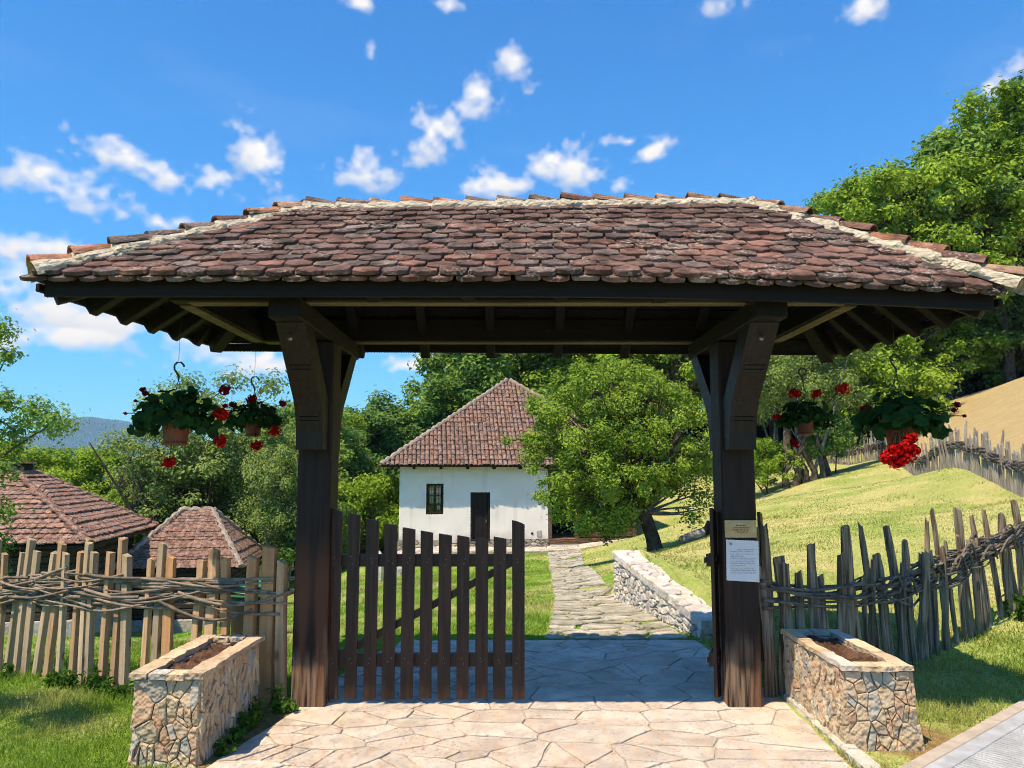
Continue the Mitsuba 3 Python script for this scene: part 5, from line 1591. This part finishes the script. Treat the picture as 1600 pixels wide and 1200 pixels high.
# ---------------------------------------------------------------- hanging baskets
def basket(c, s, label, flowers, seed, roof_z, tilt=0., hook_dz=.36):
    K = thing('hanging_basket', label, 'hanging plant', 'red geranium baskets hung under the gate roof')
    rr = np.random.default_rng(seed)
    c = V(*c)                                            # centre of the foliage
    pot = trimesh.creation.revolve(np.array([(0, -.095), (.068, -.095), (.078, -.085), (.094, .035), (.103, .037), (.103, .058), (.090, .058), (.086, .03), (0, .02)]) * s, sections=20)
    pot.apply_scale(.84); pot.apply_translation(c + V(0, 0, -.05 * s))
    put(K + '__pot', pot, 'pot_clay', 35)
    put(K + '__saucer', trimesh.creation.revolve(np.array([(0, -.108), (.082, -.108), (.090, -.09), (.086, -.09), (.078, -.1), (0, -.1)]) * s * .84, sections=20).apply_translation(c + V(0, 0, -.05 * s)), 'pot_clay', 35)
    ht = c + V(.0, 0, hook_dz * s)
    for q in range(3):
        a_ = q * 2.094 + .4
        put(K + '__wire', tube([ht, c + V(math.cos(a_) * .1 * s, math.sin(a_) * .1 * s, -.05 * s)], .0022, 5), 'black_plastic')
    ang = np.linspace(-.5 * math.pi, 1.0 * math.pi, 14)
    hk = [ht + V(0, 0, -.005), ht + V(0, 0, .01), ht + V(.004, 0, .03)] + [ht + V(.0, 0, .085) + V(math.cos(-q + .2) * -.034 * -1, 0, math.sin(q) * .036) for q in ang[3:]]
    hk = np.array(hk)
    cs = [ht + V(0, 0, 0), ht + V(.002, 0, .02), ht + V(-.012, 0, .045), ht + V(-.030, 0, .072), ht + V(-.032, 0, .098), ht + V(-.014, 0, .118), ht + V(.012, 0, .118), ht + V(.030, 0, .100), ht + V(.034, 0, .088)]
    put(K + '__hook', tube(np.array(cs), .0065, 7), 'black_plastic', True)
    put(K + '__cord', tube([ht + V(-.004, 0, .122), V(c[0] - .004, c[1], roof_z)], .0014, 4), 'black_plastic')
    # scalloped geranium leaves
    ring = []
    for q in range(14):
        a_ = q / 14 * 2 * math.pi
        ring.append(((1 - .10 * (q % 2) - (.45 if q == 0 else 0)) * math.cos(a_), (1 - .10 * (q % 2)) * math.sin(a_)))
    ring = np.array(ring)
    lv = np.vstack([[[.05, 0, -.16]], np.c_[ring * .55, np.full(14, -.05)], np.c_[ring, .06 * np.cos(np.arange(14) * math.pi)]])
    k = np.arange(14); k1 = (k + 1) % 14
    lf = np.vstack([np.stack([k * 0, 1 + k, 1 + k1], 1), np.stack([1 + k, 15 + k, 15 + k1], 1), np.stack([1 + k, 15 + k1, 1 + k1], 1)])
    lp = mikit.ply(trimesh.Trimesh(lv, lf, process=False), None, True)
    nleaf = 230
    for q in range(nleaf):
        d = rr.normal(0, 1, 3); d[2] = abs(d[2]) * 1.1 - .55 * min(1, abs(d[0])); d = unit(d)
        p = c + d * V(.25, .19, .185) * s * rr.uniform(.5, 1.06) + V(0, 0, -.005)
        if p[2] < c[2] - .10 * s and np.hypot(*(p - c)[:2]) < .11 * s:
            p = p + V(d[0], d[1], 0) * .08
        n = unit(d * .7 + rr.normal(0, .45, 3) + V(0, -.1, .35))
        a_ = unit(np.cross(n, rr.normal(0, 1, 3))); b_ = np.cross(n, a_)
        sz = rr.uniform(.022, .044) * s
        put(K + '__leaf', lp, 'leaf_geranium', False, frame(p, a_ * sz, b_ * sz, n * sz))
    for (dx, dy, dz, r, mat) in flowers:
        p = c + V(dx, dy, dz)
        stem0 = c + V(dx * .35, dy * .35, min(.03, dz * .3))
        m_ = (stem0 + p) / 2 + V(0, 0, .03)
        t = np.linspace(0, 1, 8)[:, None]
        put(K + '__stem', tube(stem0 * (1 - t) ** 2 + 2 * m_ * t * (1 - t) + p * t * t, .0032, 5), 'leaf_geranium', True)
        np_ = int(70 * max(.5, r / .05))
        d = rr.normal(0, 1, (np_, 3)); d /= np.linalg.norm(d, axis=1, keepdims=True)
        pc = p + d * np.array([1.05, 1.0, .82]) * r * rr.uniform(.45, 1.12, (np_, 1))
        nn = d + rr.normal(0, .35, (np_, 3)); nn /= np.linalg.norm(nn, axis=1, keepdims=True)
        a_ = np.cross(nn, rr.normal(0, 1, (np_, 3))); a_ /= np.linalg.norm(a_, axis=1, keepdims=True); b_ = np.cross(nn, a_)
        ang = np.arange(6) * math.pi / 3
        sz = .014 * min(1, r / .03)
        v = np.stack([pc - nn * sz * .3] + [pc + (a_ * math.cos(q) + b_ * math.sin(q) * .8) * sz * rr.uniform(.85, 1.15, (np_, 1)) for q in ang], 1).reshape(-1, 3)
        i = np.arange(np_) * 7
        f = np.vstack([np.stack([i, i + 1 + q, i + 1 + (q + 1) % 6], 1) for q in range(6)])
        put(K + '__flower_head', trimesh.Trimesh(v, f, process=False), mat)


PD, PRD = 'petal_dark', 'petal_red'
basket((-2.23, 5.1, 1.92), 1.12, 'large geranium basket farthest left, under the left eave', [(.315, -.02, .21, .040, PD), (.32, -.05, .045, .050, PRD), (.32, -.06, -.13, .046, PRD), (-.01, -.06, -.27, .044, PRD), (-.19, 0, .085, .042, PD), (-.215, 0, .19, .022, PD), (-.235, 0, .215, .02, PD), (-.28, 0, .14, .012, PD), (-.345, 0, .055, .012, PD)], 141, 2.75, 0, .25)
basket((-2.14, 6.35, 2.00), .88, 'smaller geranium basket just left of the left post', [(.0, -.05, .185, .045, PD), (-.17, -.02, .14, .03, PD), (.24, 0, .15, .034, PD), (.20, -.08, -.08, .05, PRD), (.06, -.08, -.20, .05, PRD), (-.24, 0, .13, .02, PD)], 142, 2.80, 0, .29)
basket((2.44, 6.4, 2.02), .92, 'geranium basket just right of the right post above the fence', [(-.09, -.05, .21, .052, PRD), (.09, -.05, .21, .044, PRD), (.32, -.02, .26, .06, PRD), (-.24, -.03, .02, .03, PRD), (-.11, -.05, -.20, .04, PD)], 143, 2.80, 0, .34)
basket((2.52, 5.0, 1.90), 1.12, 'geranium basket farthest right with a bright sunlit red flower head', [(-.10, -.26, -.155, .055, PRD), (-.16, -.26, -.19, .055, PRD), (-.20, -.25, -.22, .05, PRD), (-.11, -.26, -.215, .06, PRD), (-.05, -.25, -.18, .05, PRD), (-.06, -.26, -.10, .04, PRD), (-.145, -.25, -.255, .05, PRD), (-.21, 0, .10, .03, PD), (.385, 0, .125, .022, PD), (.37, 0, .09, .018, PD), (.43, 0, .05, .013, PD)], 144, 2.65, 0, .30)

# ---------------------------------------------------------------- small things
K = thing('steel_grating', 'grey steel grating with a perforated edge at the lower right corner', 'grating')
ga, gb = V(2.27, 4.36), V(3.47, 5.36)
gd = unit(gb - ga); gn = V(gd[1], -gd[0])
ga = ga - gd * 1.4
GM = frame(V(*ga, 0), V(*gd, 0), V(*gn, 0), V(0, 0, -1)); GM = frame(V(*ga, .02), V(*gd, 0), V(*gn, 0), V(0, 0, 1))
m = cbox(0, 4.2, .0, .095, -.05, .006, .003); m.apply_transform(GM); put(K + '__frame', m, 'steel')
sl = []
for x in np.arange(.0, 4.2, .036):
    sl.append(cbox(x, x + .023, .097, 1.4, -.03, .003, .001))
m = cat(sl); m.apply_transform(GM); put(K + '__bars', m, 'steel', kind='stuff')
m = cbox(0, 4.2, .11, 1.4, -.06, -.032, .001); m.apply_transform(GM); put(K + '__carrier', m, 'joint_dark')
m = cbox(-.0, 4.2, -.10, -.004, -.08, .0, .01); m.apply_transform(GM)
put('kerb', m, 'joint', kind='structure', label='low concrete kerb strip beside the steel grating')

K = thing('garden_bin', 'black bin with a rounded green rim half hidden behind the left fence', 'bin')
bx, by = -2.60, 7.9
bz = gz(bx, by)
m = trimesh.creation.revolve([(0, 0), (.19, 0), (.225, .50), (.20, .51), (0, .5)], sections=22); m.apply_translation([bx, by, bz - .05]); put(K + '__body', m, 'black_plastic', 30)
m = trimesh.creation.revolve([(0, .60), (.10, .59), (.19, .555), (.24, .50), (.245, .47), (.228, .47), (.225, .5), (0, .52)], sections=22); m.apply_translation([bx, by, bz - .05]); put(K + '__lid', m, 'green_plastic', 30)

K = thing('log', 'weathered grey log with a charred end lying on the bank right of the plum tree', 'log')
g0 = gz(4.0, 17.5)
put(K + '__trunk', tube([V(3.75, 17.2, g0 + .05), V(4.0, 17.4, g0 + .13), V(4.3, 17.6, g0 + .20)], [.10, .095, .09], 10), 'log_wood', True)
put(K + '__charred_end', cat([tube([V(4.31, 17.6, g0 + .2), V(4.5, 17.7, g0 + .26), V(4.62, 17.75, g0 + .36)], [.09, .11, .05], 9), tube([V(4.4, 17.6, g0 + .26), V(4.42, 17.55, g0 + .45)], [.08, .03], 7)]), 'char', True)
for (x, y, h, w, lab) in ((-3.1, 18.3, .62, .16, 'pale carved stone marker with a peaked cap on the lawn, seen through the gate pickets'), (-2.9, 20.4, .55, .22, 'rough whitish boulder on the lawn behind the peaked stone marker')):
    g0 = gz(x, y)
    if 'marker' in lab and 'carved' in lab:
        K = thing('stone_marker', lab, 'stone marker')
        put(K + '__shaft', cbox(x - w / 2, x + w / 2, y - w / 2, y + w / 2, g0 - .1, g0 + h, .02), 'grey_b')
        put(K + '__cap', hull([(x + a_ * w * .75, y + b_ * w * .75, g0 + h + .004) for a_ in (-1, 1) for b_ in (-1, 1)] + [(x, y, g0 + h + .2)]), 'grey_b')
    else:
        m = trimesh.creation.icosphere(3, 1.0); v = m.vertices
        m.vertices = v * (1 + .35 * (meshkit.fbm(v * 2.2, 3, 8) - .5))[:, None] * np.array([w * .8, w * .7, h * .62]) + V(x, y, g0 + h * .4)
        put('boulder', m, 'grey_b', 40, label=lab, category='stone')


def weed(name, x, y, n, h, label, category, group, seed, size=.05, mat='leaf_weed'):
    rr = np.random.default_rng(seed)
    z = gz(x, y)
    K = thing(name, label, category, group)
    st, lf = [], []
    for k in range(n):
        a_ = rr.uniform(0, 6.28); tip = V(x + math.cos(a_) * h * .55 * rr.random(), y + math.sin(a_) * h * .55 * rr.random(), z + h * rr.uniform(.5, 1))
        b0 = V(x + rr.normal(0, .03), y + rr.normal(0, .03), z - .02)
        st.append(tube([b0, (b0 + tip) / 2 + V(0, 0, h * .12), tip], [.004, .003, .0015], 4, False))
        cc = np.array([b0 + (tip - b0) * t + rr.normal(0, .02, 3) for t in np.linspace(.3, 1, 6)])
        lf.append(leaves(cc, np.full(6, .03), 14, size, rr, .6, .9))
    put(K + '__stems', cat(st), mat); put(K + '__leaves', cat(lf), mat)


weed('weed', -1.52, 5.30, 7, .16, 'small bright weed sprouting at the foot of the left post', 'weed', None, 151, .055)
LST = [(-1.63, 4.95, .10), (-1.62, 4.75, .08), (-1.65, 5.15, .16), (-1.64, 4.55, .07)]
for i, ((x, y, h), lb) in enumerate(zip(LST, ordinal(LST, 'low weed beside the left planter'))):
    weed('weed', x, y, 6, h, lb, 'weed', 'weeds along the left planter', 160 + i, .042)
LST = [(-3.3, 5.98, .13), (-3.1, 5.9, .16), (-3.45, 6.02, .11), (-2.95, 5.82, .12), (-2.78, 5.72, .09), (-3.95, 6.3, .10)]
for i, ((x, y, h), lb) in enumerate(zip(LST, ordinal(LST, 'leafy weed clump under the left fence'))):
    weed('nettle', x, y - .06, 9, h, lb, 'weed', 'weeds at the foot of the left fence', 170 + i, .045)
LST = [(5.0, 7.75, .25), (5.3, 7.95, .3)]
for i, ((x, y, h), lb) in enumerate(zip(LST, ordinal(LST, 'leafy weed clump under the right fence'))):
    weed('nettle', x, y, 7, h, lb, 'weed', 'weeds at the foot of the right fence', 190 + i, .07)

# ---------------------------------------------------------------- grass
rg2 = np.random.default_rng(200)
N = 600000
th = np.radians(rg2.uniform(-46, 46, N))
rad = 3.9 * (34 / 3.9) ** (rg2.random(N) ** 1.25)
gxx, gyy = np.sin(th) * rad, np.cos(th) * rad
# keep off stone
import shapely
blocks = [PAVE.buffer(.015), PATHP.buffer(-.01), sbox(-2.10, 4.34, -1.69, 5.39), sbox(1.90, 4.58, 2.40, 5.66), Polygon([tuple(A0), tuple(A1), tuple(A1 + n2 * .4), tuple(A0 + n2 * .4)]),
          Polygon([tuple(ga - gn * .12), tuple(ga + gd * 4.2 - gn * .12), tuple(ga + gd * 4.2 + gn * 1.5), tuple(ga + gn * 1.5)]), Polygon([tuple(hp(u, v, 0)[:2]) for u, v in ((-.4, -1.8), (13, -1.8), (13, 9), (-.4, 9))])]
keep = np.ones(N, bool)
for i, b in enumerate(blocks):
    inside = shapely.contains_xy(b, gxx, gyy)
    keep &= ~inside if i != 1 else ~(inside & (rg2.random(N) < .86))
# thin on bare soil and mown dry parts
keep &= ~((np.hypot(gxx - 2.45, (gyy - 4.75) * 1.1) < .45 + .25 * (meshkit.noise(np.stack([gxx * 5, gyy * 5, gxx * 0], -1)) - .3)) & (rg2.random(N) < .92))
keep &= ~((np.abs(gxx + 1.6) < .18) & (gyy < 5.6) & (gyy > 4.3))
keep &= ~((gxx > 10.2 + (gyy - 14) * .30))
keep &= ~((gxx > 1.9) & (gyy > 8) & (rg2.random(N) < .55))
gxx, gyy = gxx[keep], gyy[keep]
r_ = np.hypot(gxx, gyy)
nb = len(gxx)
zz = gz(gxx, gyy) + .0
tall = meshkit.fbm(np.stack([gxx * 1.6, gyy * 1.6, gxx * 0], -1), 3, 6)
hh = (.022 + .05 * np.clip(tall - .3, 0, 1)) * rg2.uniform(.6, 1.5, nb) * np.where(gyy > 7.5, .62, 1.1)
tuft = sst(.60, .74, meshkit.noise(np.stack([gxx * 3.1, gyy * 3.1, gxx * 0 + 5], -1), 3))
hh = hh * (1 + 1.1 * tuft * rg2.random(nb))
ww = .0028 * np.clip(r_ / 4.5, 1, 5) * rg2.uniform(.7, 1.4, nb)
az = rg2.uniform(0, 2 * np.pi, nb)
lean = rg2.uniform(.15, 1.1, nb)
dx, dy = np.cos(az), np.sin(az)
la = rg2.uniform(0, 2 * np.pi, nb)
base = np.c_[gxx, gyy, zz - .012]
tip = base + np.c_[np.cos(la) * lean * hh, np.sin(la) * lean * hh, hh + .012]
side = np.c_[dx, dy, dx * 0] * ww[:, None]
v = np.stack([base - side, base + side, tip], 1).reshape(-1, 3)
put('grass', trimesh.Trimesh(v, np.arange(nb * 3).reshape(-1, 3), process=False), 'blade', kind='stuff', label='short mown grass on both sides of the gate and path')

# ---------------------------------------------------------------- air
scene['air'] = {'type': 'homogeneous', 'albedo': {'type': 'rgb', 'value': [.95, .96, .97]}, 'sigma_t': {'type': 'rgb', 'value': [.00004, .00008, .00017]}}
scene['haze'] = {'type': 'cube', 'to_world': T().translate([0, 2000, 210]).scale([3500, 4500, 250]), 'bsdf': {'type': 'null'}, 'interior': {'type': 'ref', 'id': 'air'}}
labels['haze'] = {'kind': 'stuff', 'label': 'thin summer haze that turns the distant hill blue'}
scene['camera']['medium'] = {'type': 'ref', 'id': 'air'}
